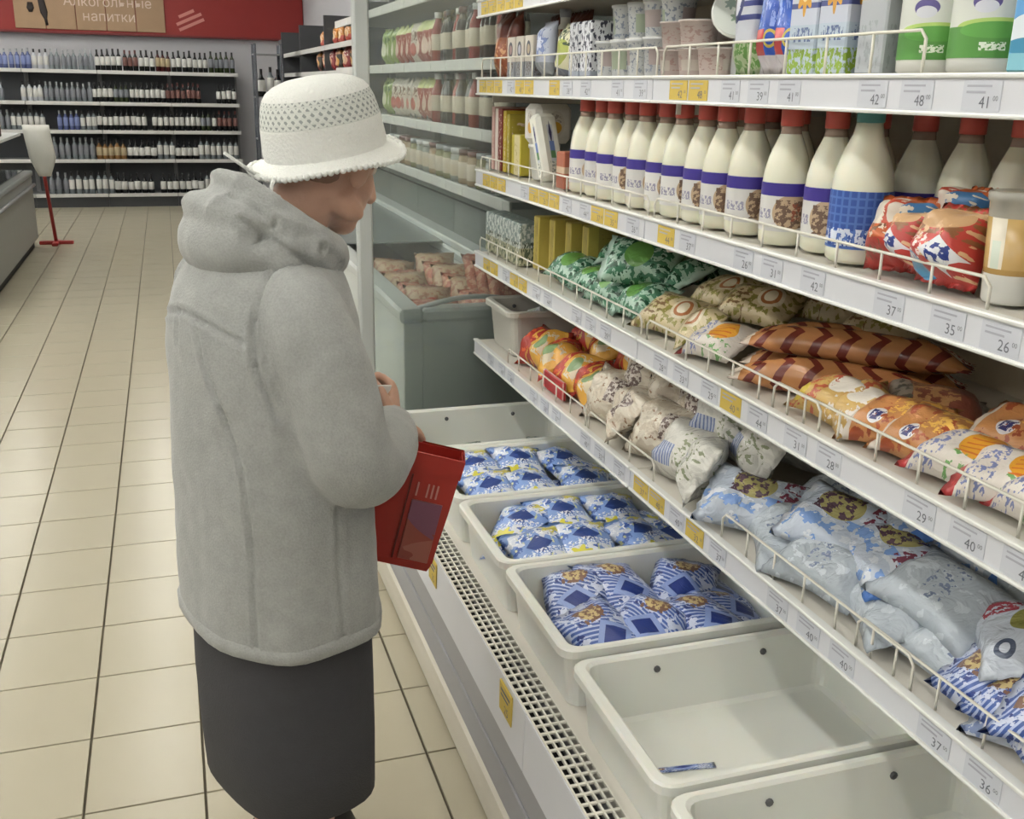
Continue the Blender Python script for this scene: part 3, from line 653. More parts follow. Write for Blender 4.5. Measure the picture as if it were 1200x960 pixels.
# ------------------------------------------------------------------ pouches in the tubs
p_m1 = printed('milk_flower_film', '#7f9dd6', [('marks', 0, 1, .0, .40, 4, 5, .42, '#dde1ea'), ('marks', 0, 1, .62, 1, 4, 4, .5, '#d5dbe8'), ('marks', 0, 1, 0, 1, 7, 9, .58, '#3d5ea8'), ('marks', 0, 1, 0, 1, 9, 8, .64, '#cfd3a0'), ('diamond', .5, .58, .24, .15, '#2b4488'), ('flower', .28, .26, .20, .13, '#d6cf4a'), ('flower', .80, .84, .2, .12, '#d2c850'), ('marks', .1, .9, .40, .5, 18, 22, .52, '#e8ecf4'), ('marks', 0, 1, .68, .8, 13, 20, .56, '#eef0f6'), ('band', 'v', .94, 1, '#4d76b8')], .3, wrinkle=.35)
p_m2 = printed('milk_stripe_film', '#4560a6', [('stripes', 0, 1, .0, 1, 7.0, 19.0, .42, '#b5c2e2'), ('marks', 0, 1, 0, 1, 5, 6, .54, '#cdd5ea'), ('marks', 0, 1, 0, 1, 8, 9, .62, '#26397e'), ('diamond', .5, .42, .34, .22, '#8ea2d6'), ('diamond', .5, .42, .22, .14, '#26397e'), ('disc', .5, .78, .18, .10, '#c9b684'), ('marks', .3, .7, .66, .9, 9, 10, .5, '#7a5a4a'), ('marks', 0, 1, .08, .22, 16, 24, .54, '#e6e9f2')], .3, wrinkle=.35)
p_gn = printed('green_dark_film', '#3c5a52', [('marks', 0, 1, 0, 1, 9, 11, .55, '#9fb0a8'), ('band', 'v', .0, .2, '#22352f')], .3, wrinkle=.3)
km1 = pouches('milk_pouch', .155, .215, .042, p_m1, 3); km2 = pouches('milk_pouch_dark', .150, .205, .042, p_m2, 3); kgn = pouches('green_pack', .12, .17, .03, p_gn, 1)
G = 'milk pouches in the plastic tubs'
def fill(tub, kits, spots, what):
    for i, (dx, dy, dz, rx, ry, rz) in enumerate(spots):
        place(kits[i % len(kits)], 'milk_pouch', '%s, %s' % (what, ('leftmost in front', 'second in front', 'third in front', 'far right in front', 'leftmost behind', 'second behind', 'third behind', 'far right behind', 'buried left', 'buried right')[i]), 'milk pouch', (max(.932 + dx * 1.08 + (.10 if i > 7 else 0), .812 if i < 8 else .90), TUBY[tub] + dy, .458 + dz * 1.12 + .006), (rx, ry, rz + .25 * math.sin(i * 5 + tub * 2)), G, 1.1)
fill(1, km1, [(-.17, -.08, .055, .22, -.10, -.25), (.0, -.08, .058, .2, .05, .1), (.15, -.085, .05, .22, .08, -.1), (.21, .0, .03, .2, .25, .5), (-.15, .08, .062, .2, -.12, .15), (.01, .08, .066, .25, .1, -.3), (.15, .08, .055, .2, .1, .2), (.2, .1, .02, 0, 0, .3), (-.14, 0, .008, 0, 0, 1.5), (.05, 0, .008, 0, 0, 1.6)], 'flowered blue milk pouch in the tub nearest the red bag')
fill(2, km1, [(-.15, -.085, .052, .24, -.10, .15), (.0, -.08, .060, .2, .05, -.2), (.15, -.08, .054, .2, .06, .2), (.215, -.06, .03, .2, .3, -.4), (-.15, .07, .058, .25, -.12, -.35), (.0, .075, .066, .2, .0, .2), (.14, .08, .058, .22, .1, -.15), (.21, .09, .03, 0, .3, .3), (-.14, 0, .008, 0, 0, 1.5), (.05, 0, .008, 0, 0, 1.6)], 'flowered blue milk pouch in the middle tub')
fill(3, km2, [(-.16, -.085, .048, .30, -.12, .4), (-.02, -.075, .050, .22, .1, -.5), (.12, -.08, .042, .25, .05, .45), (.2, -.02, .02, .2, .35, .2), (-.16, .075, .056, .3, -.15, -.5), (-.01, .08, .058, .3, .1, .35), (.13, .08, .045, .3, .1, -.35), (.21, .08, .02, .1, .3, .3), (-.12, 0, .012, 0, 0, 1.5), (.06, 0, .012, 0, 0, 1.6)], 'dark blue patterned milk pouch beside the empty tub')
for i in range(4):
    place(kgn[0], 'green_pack', 'dark green flat pack, %s from the left in the farthest tub' % ORD[i], 'pack', (.80 + .12 * i, 3.10 + .02 * (i % 2), .462), (0.12, 0, .3 * i), 'green packs in the farthest tub')
place(pouches('film_strip', .016, .15, .004, p_m2, 1, wr=.4)[0], 'film_strip', 'thin blue strip of torn film lying in the empty tub', 'wrapper', (.81, 1.425, .4545), (0, 0, 1.45), None)
place(pouches('brown_pack', .12, .16, .045, printed('brown_film', '#8e6c4e', [('marks', 0, 1, 0, 1, 8, 9, .55, '#cbb391')], .3, wrinkle=.3), 1)[0], 'brown_pack', 'brown printed pack at the bottom of the nearest tub', 'pack', (1.11, 1.02, .456), (0, 0, .5), None)
# ================================================================== GOODS ON THE SHELVES
def ncyl(prof, mats, mis, n=20, name='cup', flute=None): return MB().lathe(prof, n, mis=mis, flute=flute).mesh(name, mats)
def upright(kit, name, label, cat, x, y, z, h, lean=0.0, yaw=0.0, roll=0.0, group=None):
    """a pouch stood on its end, print towards the aisle, leaning back by lean"""
    return place(kit, name, label, cat, (x, y, z + h / 2), (PI / 2 - lean, roll, -PI / 2 + yaw), group)
def slope(kit, name, label, cat, x, y, z, tilt=.5, yaw=0.0, w=.15, group=None, pitch=0.0):
    """a pouch lying with its face tipped towards the aisle"""
    tilt += random.uniform(-.14, .14); yaw += random.uniform(-.32, .32); pitch += random.uniform(-.12, .12)
    return place(kit, name, label, cat, (x + random.uniform(0, .02), y + random.uniform(-.012, .012), z + w / 2 * math.sin(abs(tilt)) * .8), (pitch, -tilt, yaw), group)
# ---------------- shelf with milk bottles
Z2 = ZSH[2] + .004
m_milk = mat('milk', '#e6e5d2', .25, .02, sss=.25); m_neck = mat('bottle_neck_film', '#a08a7c', .2, .1); m_cap = mat('cap_red', '#c2564c', .4, .05); m_purple = mat('label_purple', '#3b2f86', .45, .05)
m_lab = printed('label_village', '#d6d5d2', [('disc', .60, .55, .13, .50, '#b9a184'), ('marks', .49, .71, .12, .9, 22, 5, .48, '#6b5444'), ('marks', .60, .66, .3, .8, 30, 8, .5, '#8a4a34'), ('marks', .30, .46, .35, .62, 40, 5, .5, '#8b89a0'), ('disc', .1, .55, .13, .50, '#b9a184'), ('marks', 0, .21, .12, .9, 22, 5, .48, '#6b5444')], .45)
fl_ = lambda z, a: .055 * math.sin(6 * a) * max(0, min(1, (z - .118) / .04)) * max(0, min(1, (.235 - z) / .03))
def milk_bottle():
    body = MB().lathe([(.036, 0), (.0425, .006), (.0435, .02), (.0435, .045), (.0435, .112), (.0415, .132), (.036, .157), (.0285, .176), (.0225, .190), (.0195, .197)], 18, mi=0, flute=fl_, cap1=False)
    neck = MB().lathe([(.0195, .1965), (.0185, .204), (.018, .211)], 18, flute=fl_)
    lab = MB().lathe([(.0441, .026), (.0441, .089)], 18, cap0=False, cap1=False)
    bnd = MB().lathe([(.0443, .089), (.0443, .112)], 18, cap0=False, cap1=False)
    cap = MB().lathe([(.0195, .2105), (.0205, .212), (.0205, .243), (.019, .245)], 18)
    return [('body', body.mesh('bottle_body', m_milk)), ('neck', neck.mesh('neck', m_neck)), ('label', lab.mesh('label', m_lab)), ('label_band', bnd.mesh('label_band', m_purple)), ('cap', cap.mesh('cap', m_cap))]
MILK = milk_bottle()
G = 'milk bottles with purple bands'
ys = [2.645 - .0935 * i for i in range(10)]
for i, y in enumerate(ys):
    place(MILK, 'milk_bottle', 'milk bottle with red cap and purple band, %s from the left in the front row' % ORD[i], 'bottle', (1.075 + .006 * (i % 2), y, Z2), (0, 0, 1.1 + random.uniform(-.6, .6)), G)
place(MILK, 'milk_bottle', 'milk bottle with purple band standing just left of the blue labelled jug', 'bottle', (1.075, 1.665, Z2), (0, 0, .7), G)
place(MILK, 'milk_bottle', 'milk bottle with purple band half hidden behind the blue labelled jug', 'bottle', (1.10, 1.565, Z2), (0, 0, .4), G)
for i in range(9):
    place(MILK, 'milk_bottle', 'milk bottle in the shaded second row, %s from the left' % ORD[i], 'bottle', (1.178, 2.60 - .10 * i, Z2), (0, 0, i), 'milk bottles in the second row')
for i, (x, y) in enumerate(((1.20, 1.585), (1.21, 1.475), (1.215, 1.37), (1.22, 1.265), (1.225, 1.16))):
    place(MILK, 'milk_bottle', 'milk bottle in the shade behind the snack packs, %s from the left' % ORD[i], 'bottle', (x, y, Z2), (0, 0, 2.6 + i), 'milk bottles in the second row')
m_teal = mat('cap_teal', '#4f8c8c', .4, .05); m_bl = printed('label_blue_check', '#2c4c94', [('stripes', 0, 1, 0, 1, 24, 0, .3, '#4e6fb4'), ('stripes', 0, 1, 0, 1, 0, 7, .25, '#4e6fb4'), ('marks', .1, .9, .05, .35, 26, 5, .48, '#d4dcea')], .45)
jb = MB().lathe([(.042, 0), (.049, .007), (.050, .02), (.050, .12), (.047, .145), (.036, .178), (.024, .205), (.020, .225)], 20, flute=lambda z, a: .05 * math.sin(5 * a) * max(0, min(1, (z - .14) / .04)))
jl = MB().lathe([(.0508, .025), (.0508, .118)], 20, cap0=False, cap1=False); jc = MB().lathe([(.021, .224), (.0225, .226), (.0225, .248), (.021, .250)], 20)
jh = MB().tube([(.045, 0, .13), (.058, 0, .15), (.05, 0, .185), (.028, 0, .20)], .007, 6)
place([('body', jb.mesh('jug_body', m_milk)), ('label', jl.mesh('label', m_bl)), ('cap', jc.mesh('cap', m_teal)), ('handle', jh.mesh('handle', m_milk))], 'milk_jug', 'milk jug with teal cap and blue check label', 'bottle', (1.085, 1.455, Z2), (0, 0, .8), None)
# left end of that shelf
def bookbox(label, col, y, h, w=.026, d=.16, x=1.13, rx=0.0, layers=None):
    k_ = carton('slim_carton', d, w, h, printed('slim_' + col[1:], col, layers or [('marks', .05, .95, .1, .9, 3, 9, .58, '#d8c7b8')], .5), .002)
    place(k_, 'slim_carton', label, 'carton', (x, y, Z2), (rx, 0, 0), 'slim cartons at the left end')
bookbox('slim pink carton at the left end of the milk bottle shelf', '#b8948c', 3.425, .205)
bookbox('slim white carton between the pink and red cartons', '#d9cfc6', 3.385, .20)
bookbox('slim dark red carton left of the yellow cartons', '#7c2f2a', 3.345, .20, .04)
bookbox('slim mustard yellow carton right of the dark red carton', '#b9a431', 3.295, .195, .03)
bookbox('slim olive yellow carton leaning behind the cream box', '#a8993a', 3.258, .185, .025)
place(carton('cream_box', .10, .085, .125, printed('cream_yellow', '#d2c79a', [('band', 'u', 0, .3, '#b8aa3a'), ('marks', .3, .9, .1, .8, 4, 8, .6, '#b9a878')], .5)), 'cream_box', 'short cream and yellow box beside the slim cartons', 'carton', (1.10, 3.175, Z2), (0, 0, 0), None)
m_pot = mat('pot_white', '#d5d5cf', .35, .03); m_lid = mat('lid_white', '#dfe0da', .3, .02)
pot_b = MB().lathe([(.034, 0), (.036, .004), (.044, .09), (.047, .092), (.047, .098)], 20).mesh('pot', m_pot); pot_l = MB().lathe([(.0485, .094), (.0485, .104), (.045, .106)], 20).mesh('lid', m_lid)
place([('pot', pot_b), ('lid', pot_l)], 'cream_pot', 'white lidded pot carrying an oval faced tub', 'pot', (1.09, 3.02, Z2), (0, 0, 0), None)
ov = printed('oval_face', '#d8d6cf', [('disc', .5, .5, .32, .44, '#c9c4ba'), ('disc', .5, .38, .22, .2, '#c79a3a'), ('marks', .3, .7, .55, .85, 9, 10, .5, '#9a948c')], .4)
place(carton('oval_tub', .13, .085, .115, ov, .016), 'oval_tub', 'white tub with a round golden picture stacked on the lidded pot', 'tub', (1.10, 3.02, Z2 + .107), (0, 0, .25), None)
place(carton('white_carton', .075, .05, .19, printed('tall_white', '#dadad0', [('rect', .3, .7, .25, .85, '#c7ccd2'), ('diamond', .5, .72, .12, .2, '#3c3b5c'), ('rect', .33, .67, .42, .58, '#6c83bb'), ('rect', .33, .67, .30, .42, '#5f8a5a'), ('marks', .2, .8, .05, .25, 7, 12, .52, '#9aa09a')], .4), .012), 'white_carton', 'white carton with blue and green picture, leaning right in front of the beige box', 'carton', (1.052, 2.84, Z2 + .012), (0, .0, 0), None).rotation_euler = (-.30, 0, .35)
place(carton('beige_box', .16, .13, .19, printed('beige_card', '#b3a892', [('marks', 0, 1, .7, 1, 4, 6, .6, '#9c917c')], .6)), 'beige_box', 'plain beige box standing behind the leaning white carton', 'carton', (1.24, 2.83, Z2), (0, 0, 0), None)
place(carton('brick_box', .07, .06, .10, printed('brick_card', '#a2604a', [('band', 'v', .42, .6, '#c9b39a')], .5)), 'striped_box', 'terracotta box with a pale stripe left of the first milk bottle', 'carton', (1.07, 2.735, Z2), (0, 0, 0), None)
# right end of that shelf
pk_ch = [printed('dessert_a', '#c8693c', [('disc', .35, .72, .34, .24, '#d9cfc2'), ('ring', .62, .62, .26, .2, '#b84a34'), ('disc', .85, .60, .2, .26, '#4a7fb4'), ('rect', 0, 1, 0, .3, '#b03c34'), ('disc', .74, .22, .16, .10, '#e5e6ea'), ('marks', .62, .86, .16, .28, 9, 12, .5, '#2c3e86'), ('marks', 0, 1, .3, .8, 5, 6, .58, '#e6dccb'), ('marks', .0, .5, .1, .5, 9, 9, .55, '#7a5236')], .3, wrinkle=.2),
         printed('dessert_b', '#b8403a', [('marks', 0, 1, .5, 1, 6, 7, .5, '#8a5c3a'), ('disc', .5, .75, .4, .18, '#c9a37a'), ('marks', 0, 1, .1, .9, 4, 5, .57, '#d8b58c'), ('diamond', .7, .30, .26, .20, '#e3e5ea'), ('marks', .55, .85, .2, .4, 9, 11, .5, '#2c3e86'), ('disc', .22, .15, .18, .12, '#5a9cc4'), ('marks', .05, .5, .2, .5, 10, 12, .54, '#ead9d6')], .3, wrinkle=.2)]
kd = [pouches('dessert_pack', .115, .12, .085, m, 2, seal=.1, slump=.2) for m in pk_ch]
for i, (k_, x, y, dz, rz, lab) in enumerate(((0, 1.10, 1.338, .0, .35, 'blue, white and orange dessert pack right of the milk jug'), (1, 1.09, 1.205, 0, .1, 'red and white dessert pack with a blue mark, beside the clear cups'), (0, 1.17, 1.27, .02, -.3, 'orange dessert pack at the back between the dessert packs'), (1, 1.09, 1.285, .0, -.4, 'small red dessert pack squeezed between the larger dessert packs'))):
    place(kd[k_][i % 2], 'dessert_pack', lab, 'pack', (x, y, Z2 + .055 + dz), (PI / 2 - .35, 0, -PI / 2 + rz), 'dessert packs on the milk bottle shelf', .82 if i == 3 else 1)
m_pet = mat('clear_pet', '#d9d6cc', .15, .05, trans=.55, ior=1.3); m_cara = printed('cup_caramel', '#b99a62', [('rect', .12, .22, 0, 1, '#e1d9c6'), ('rect', .14, .20, .1, .6, '#cdd6c6'), ('rect', .55, .65, 0, 1, '#e1d9c6'), ('band', 'v', 0, .1, '#a88750')], .25)
cu_b = MB().lathe([(.031, .0), (.033, .004), (.035, .04)], 20, cap1=False).mesh('cup_base', m_pot); cu_m = MB().lathe([(.0352, .04), (.039, .115)], 20, cap0=False).mesh('cup_sleeve', m_cara)
cu_t = MB().lathe([(.039, .115), (.0405, .135), (.043, .137), (.043, .147), (.039, .149)], 20, cap0=False).mesh('clear_lid', m_pet)
for i, (x, y) in enumerate(((1.078, 1.105), (1.165, 1.125), (1.08, 1.015))):
    place([('cup_base', cu_b), ('cup_sleeve', cu_m), ('clear_lid', cu_t)], 'dessert_cup', ('clear lidded caramel cup in front at the right end of the milk shelf', 'clear lidded caramel cup behind another caramel cup', 'clear lidded caramel cup cut by the right edge of the picture')[i], 'cup', (x, y, Z2), (0, 0, 2.2 + i), 'caramel cups')

# ---------------- upper shelf
Z1 = ZSH[1] + .004
ktb = pouches('tall_pouch', .10, .20, .05, printed('pouch_rust', '#9a5a3c', [('band', 'v', .6, 1, '#6d3a2e'), ('marks', .1, .9, .1, .6, 5, 9, .55, '#c79668')], .3, wrinkle=.3), 2)
for i, (x, y) in enumerate(((1.10, 3.40), (1.11, 3.30), (1.26, 3.38), (1.27, 3.27), (1.27, 3.16))):
    upright(ktb[i % 2], 'rust_pouch', 'rust red tall pouch, %s from the left %s on the upper shelf' % (ORD[i % 2 if i < 2 else i - 2], 'in front' if i < 2 else 'at the back'), 'pouch', x, y, Z1, .20, .06, random.uniform(-.2, .2), 0, 'rust pouches on the upper shelf')
ccm = [printed('carton_face_%d' % i, '#cfc8be', [('disc', .5, .68, .30, .2, '#4a4a56'), ('disc', .5, .68, .18, .12, c), ('rect', 0, 1, 0, .38, '#8c8f94'), ('marks', .1, .9, .05, .38, 6, 9, .52, '#5c4e48')], .4) for i, c in enumerate(('#a88a86', '#b8b9c4', '#b7a58c'))]
for i in range(3):
    place(carton('small_carton', .062, .055, .118, ccm[i]), 'small_carton', 'small cream carton with a dark oval, %s from the left on the upper shelf' % ORD[i], 'carton', (1.065, 3.20 - .085 * i, Z1), (0, 0, .1), 'small oval cartons')
P_DR = [(.026, 0), (.029, .004), (.029, .10), (.024, .12), (.013, .135), (.013, .15), (.015, .151), (.015, .17)]
place([('bottle', MB().lathe(P_DR, 14, mis=[0, 1, 1, 0, 0, 2, 2]).mesh('yogurt_bottle', [m_pot, m_lab, mat('cap_grey', '#9da0a6', .4)]))], 'yogurt_bottle', 'small white drinking yogurt bottle behind the oval cartons', 'bottle', (1.16, 3.06, Z1 + .0), (0, 0, 0), None, 1.15)
kbw = printed('pouch_bluewhite', '#aeb4c4', [('flower', .5, .6, .34, .24, '#6f7fae'), ('flower', .5, .6, .2, .14, '#c4cade'), ('rect', 0, 1, 0, .25, '#8a8f94'), ('marks', .1, .9, .3, .9, 9, 12, .62, '#5a648c')], .35, wrinkle=.2)
upright(pouches('bluewhite_pouch', .11, .15, .05, kbw, 1)[0], 'bluewhite_pouch', 'white pouch with a pale blue flower right of the oval cartons', 'pouch', 1.075, 2.915, Z1, .15, .05, 0, 0)
kgw = printed('pouch_greenwhite', '#d4d2b4', [('disc', .5, .45, .3, .26, '#a9b25a'), ('marks', .1, .9, .6, .95, 8, 8, .52, '#4a5a44'), ('rect', 0, 1, 0, .15, '#5f6677')], .35, wrinkle=.2)
upright(pouches('greenwhite_pouch', .10, .135, .05, kgw, 1)[0], 'greenwhite_pouch', 'pale pouch with a green picture leaning left of the spotted cartons', 'pouch', 1.075, 2.75, Z1, .13, .1, .2, .2)
kcow = printed('carton_cow', '#cfd1d6', [('marks', 0, 1, 0, 1, 4, 5, .54, '#3b3d4e'), ('rect', 0, 1, .0, .1, '#9aa0ae')], .4)
kcup = printed('cup_print', '#c4c7c9', [('marks', 0, 1, .1, .9, 16, 6, .56, '#8a93a4'), ('rect', .1, .35, .2, .7, '#a9b5a0'), ('rect', .55, .85, .3, .75, '#b2a4a4')], .4)
kcup2 = printed('cup_print_rose', '#cbbcb8', [('marks', 0, 1, .2, .8, 12, 5, .56, '#b89a94'), ('rect', .3, .6, .2, .6, '#d6cec6')], .4)
for i in range(2): place(carton('cow_carton', .065, .07, .135, kcow), 'spotted_carton', 'white carton with dark cow spots, %s from the left' % ORD[i], 'carton', (1.065, 2.655 - .08 * i, Z1), (0, 0, 0), 'cow spotted cartons')
def cup(pr, h, r0, r1): return [('cup', MB().lathe([(r0, 0), (r0 + .002, .003), (r1, h - .006), (r1 + .003, h - .005), (r1 + .003, h)], 18).mesh('yogurt_cup', pr)), ('foil_lid', MB().lathe([(r1 + .0035, h), (r1 + .0035, h + .0015)], 18).mesh('foil_lid', m_lid))]
CUPA, CUPB = cup(kcup, .082, .031, .039), cup(kcup2, .086, .033, .041)
for i in range(4):
    for j in range(2):
        place(CUPA, 'yogurt_cup', 'printed grey yogurt cup, %s from the left in the %s layer' % (ORD[i], ('bottom', 'upper')[j]), 'cup', (1.07 + .04 * j, 2.49 - .092 * i, Z1 + .0845 * j), (0, 0, i * 2.1 + j), 'stacked yogurt cups')
for i in range(5):
    place(CUPB, 'yogurt_cup', 'pale rose yogurt cup, %s from the left behind the wire guard' % ORD[i], 'cup', (1.065, 2.115 - .088 * i if i < 3 else 2.115 - .088 * (i - 3) - .0, Z1 + (.056 if i > 2 else 0)), (0, 0, i * 1.3), 'pale rose yogurt cups', (1, 1, .62))
for i in range(3):
    place(CUPB, 'yogurt_cup', 'yogurt cup in the shaded back row, %s from the left' % ORD[i], 'cup', (1.2, 2.2 - .1 * i, Z1), (0, 0, i), 'pale rose yogurt cups', 1.15)
dish = printed('dish_lid', '#d9dfd8', [('flower', .32, .62, .12, .12, '#8a9c94'), ('flower', .62, .66, .12, .12, '#9a8f84'), ('flower', .46, .36, .12, .12, '#8aa08c'), ('flower', .68, .38, .10, .10, '#a59a94')], .3)
dk = MB().lathe([(.040, 0), (.050, .028), (.056, .030), (.057, .036), (.054, .038)], 24).mesh('round_dish', [m_lid]); dl = MB().lathe([(.0535, .038), (.0535, .0395)], 24).mesh('printed_lid', dish)
t = place([('dish', dk), ('printed_lid', dl)], 'round_dish', 'round white dish with flowered lid tipped on edge above the rose cups', 'tub', (1.105, 1.925, Z1 + .108), (0, 0, 0), None)
t.rotation_euler = (math.radians(66), 0, math.radians(-38))
place(carton('grey_carton', .07, .06, .16, printed('grey_dull', '#8b8c8c', [('marks', 0, 1, .5, 1, 3, 4, .55, '#a3a5a6'), ('band', 'v', .0, .4, '#b4b6b6')], .5)), 'grey_carton', 'dull grey carton between the rose cups and the striped pouch', 'carton', (1.11, 1.875, Z1), (0, 0, .1), None)
kst = printed('pouch_stripe', '#c9cdd6', [('stripes', .25, 1, .45, 1, 0, 8, .4, '#39427e'), ('ring', .3, .68, .26, .2, '#333a66'), ('disc', .3, .68, .16, .12, '#cfd0da'), ('rect', 0, 1, 0, .3, '#a3b48e'), ('marks', 0, 1, 0, .3, 7, 10, .5, '#5c8a42')], .35, wrinkle=.15)
upright(pouches('striped_pouch', .085, .19, .045, kst, 1)[0], 'striped_pouch', 'white pouch with navy stripes left of the shiny blue packs', 'pouch', 1.075, 1.805, Z1, .19, .04, .1)
ksb = printed('pouch_shiny_blue', '#3558b0', [('marks', .1, .9, .4, 1, 7, 5, .55, '#8aa4e2'), ('rect', 0, .6, .12, .38, '#b84a4a'), ('rect', 0, 1, 0, .16, '#cfcad0'), ('ring', .75, .3, .16, .08, '#c9b85a')], .18, wrinkle=.25)
kk = pouches('blue_pack', .075, .20, .045, ksb, 2)
for i in range(2): upright(kk[i], 'blue_pack', 'shiny blue pack with red panel, %s of the two' % ('left', 'right')[i], 'pack', 1.075, 1.722 - .06 * i, Z1, .20, .05, .1, 0, 'shiny blue packs')
kyc = printed('carton_sun', '#c2c8d6', [('stripes', 0, 1, .5, 1, 0, 9, .4, '#4a558c'), ('flower', .5, .70, .30, .20, '#cf9a3c'), ('disc', .5, .70, .14, .09, '#e6d3a0'), ('rect', 0, 1, 0, .42, '#b6c4d2'), ('marks', 0, 1, 0, .22, 8, 12, .48, '#8aa83a'), ('marks', .1, .9, .28, .4, 12, 14, .5, '#5a6a94')], .4)
for i in range(2): place(carton('sun_carton', .075, .07, .19, kyc), 'sun_carton', 'pale carton with an orange flower and grass, %s of the two' % ('left', 'right')[i], 'carton', (1.07, 1.602 - .085 * i, Z1), (0, 0, .12), 'orange flower cartons')
place(carton('yellow_topped_carton', .07, .06, .20, printed('yellow_top', '#b3b8bd', [('band', 'v', .55, .8, '#c49a34'), ('band', 'v', .8, 1, '#5a8fb4'), ('marks', .1, .9, .05, .4, 6, 8, .55, '#9aa0a4')], .45)), 'yellow_carton', 'grey carton with a yellow band behind the wire corner', 'carton', (1.085, 1.438, Z1), (0, 0, .12), None)
kgb_l = printed('label_green', '#d6dad2', [('disc', .5, .33, .17, .10, '#a9c46a'), ('rect', 0, 1, .0, .34, '#4f8a3c'), ('disc', .5, .30, .15, .09, '#5a9a44'), ('marks', .44, .54, .08, .17, 50, 22, .46, '#dfe6d6'), ('rect', .60, .68, 0, .34, '#3f6e4c'), ('rect', .60, .68, .34, .9, '#9aa0b0'), ('marks', .60, .68, .0, .9, 40, 16, .52, '#6a7488'), ('disc', .45, .60, .055, .10, '#5a528c'), ('disc', .45, .55, .045, .07, '#d2d4dc')], .45)
gbb = MB().lathe([(.046, 0), (.052, .006), (.053, .03), (.053, .20), (.045, .225), (.024, .25), (.022, .27), (.026, .271), (.026, .29)], 22).mesh('kefir_bottle', m_pot); gbl = MB().lathe([(.0537, .028), (.0537, .195)], 22, cap0=False, cap1=False).mesh('label', kgb_l)
for i, (x, y) in enumerate(((1.085, 1.325), (1.075, 1.205))):
    place([('body', gbb), ('label', gbl)], 'kefir_bottle', ('large white bottle with green label behind the wire corner', 'large white bottle with green label at the right, before the dark gap')[i], 'bottle', (x, y, Z1), (0, 0, math.radians(55 if i else 48)), 'green labelled bottles', (1, 1, .70))
kbc = printed('carton_sky', '#5f9bd0', [('ring', .75, .72, .3, .2, '#e6ecf2'), ('disc', .3, .25, .4, .1, '#dfe8ee'), ('disc', .3, .16, .4, .05, '#3f86a8'), ('rect', 0, 1, 0, .12, '#7fb6c4')], .35)
place(carton('sky_carton', .08, .075, .20, kbc), 'blue_carton', 'sky blue carton with white swirls at the right edge of the picture', 'carton', (1.06, 1.075, Z1), (0, 0, .2), None)

# ---------------- third shelf
Z3 = ZSH[3] + .004
kpc = printed('carton_photo', '#c6ccc8', [('marks', 0, 1, .5, 1, 5, 5, .5, '#7e8c8a'), ('rect', 0, 1, 0, .42, '#b9b79a'), ('marks', 0, 1, 0, .42, 8, 5, .5, '#55604a'), ('ring', .8, .42, .13, .13, '#e6e4d8'), ('marks', .1, .9, .42, .55, 10, 10, .5, '#3f4a3c')], .4)
for i in range(4):
    place(carton('photo_carton', .075, .085, .135, kpc), 'printed_carton', 'white and green printed carton, %s from the left end of the third shelf' % ORD[i], 'carton', (1.075, 3.405 - .092 * i, Z3), (0, 0, .05), 'printed cartons on the third shelf')
kyo = printed('carton_mustard', '#a3924a', [('band', 'u', 0, .22, '#b9a850'), ('marks', .3, .95, .2, .9, 3, 6, .58, '#8a7c40')], .5)
for i in range(4):
    place(carton('mustard_box', .15, .045, .165, kyo), 'mustard_box', 'mustard yellow upright box, %s from the left behind the green bags' % ORD[i], 'carton', (1.15 + .02 * i, 3.03 - .085 * i, Z3), (0, 0, 0), 'mustard boxes on the third shelf')
kg = printed('green_film', '#3f7358', [('marks', 0, 1, 0, 1, 5, 6, .5, '#9dbcaa'), ('marks', 0, 1, 0, 1, 7, 8, .58, '#1f4632'), ('disc', .5, .5, .28, .18, '#5c8f44'), ('band', 'v', 0, .08, '#a9c4b6'), ('band', 'v', .92, 1, '#a9c4b6')], .25, wrinkle=.4)
KG = pouches('green_bag', .15, .20, .055, kg, 3)
for i, (x, y, dz, ti, yw) in enumerate(((1.10, 2.78, 0, .5, .3), (1.10, 2.60, 0, .45, -.3), (1.10, 2.44, 0, .55, .2), (1.11, 2.29, 0, .4, -.2), (1.22, 2.70, .055, .35, -.4), (1.22, 2.50, .06, .4, .4), (1.22, 2.30, .06, .4, -.1), (1.12, 2.36, .075, .9, .9), (1.33, 2.40, .05, .3, .2))):
    slope(KG[i % 3], 'green_bag', 'green and white frosted bag, %s, on the third shelf' % ('leftmost in front', 'second in front', 'third in front', 'rightmost in front', 'leftmost in the second row', 'middle of the second row', 'rightmost in the second row', 'standing crooked on top', 'at the dark back')[i], 'bag', x, y, Z3 + dz, ti, yw, .15, 'green bags on the third shelf')
kcy = printed('cream_print_film', '#c3b592', [('marks', 0, 1, 0, 1, 5, 6, .54, '#8a8440'), ('disc', .5, .3, .26, .16, '#d9d0b8'), ('ring', .5, .3, .2, .12, '#a86a3c'), ('marks', 0, 1, .55, .9, 8, 9, .55, '#7a5c3a')], .28, wrinkle=.4)
KC = pouches('cream_bag', .14, .18, .05, kcy, 3)
for i, (x, y, dz, ti, yw) in enumerate(((1.10, 2.13, 0, .6, .2), (1.10, 1.99, 0, .6, -.2), (1.22, 2.12, .055, .4, .1), (1.22, 1.95, .055, .4, .4), (1.34, 2.05, .07, .3, -.3), (1.35, 1.86, .07, .3, .2), (1.36, 1.70, .06, .3, .1))):
    slope(KC[i % 3], 'cream_bag', 'cream and olive printed bag, %s, right of the green bags' % ('left in front', 'right in front', 'left in the second row', 'right in the second row', 'left at the back', 'middle at the back', 'right at the back')[i], 'bag', x, y, Z3 + dz, ti, yw, .14, 'cream bags on the third shelf')
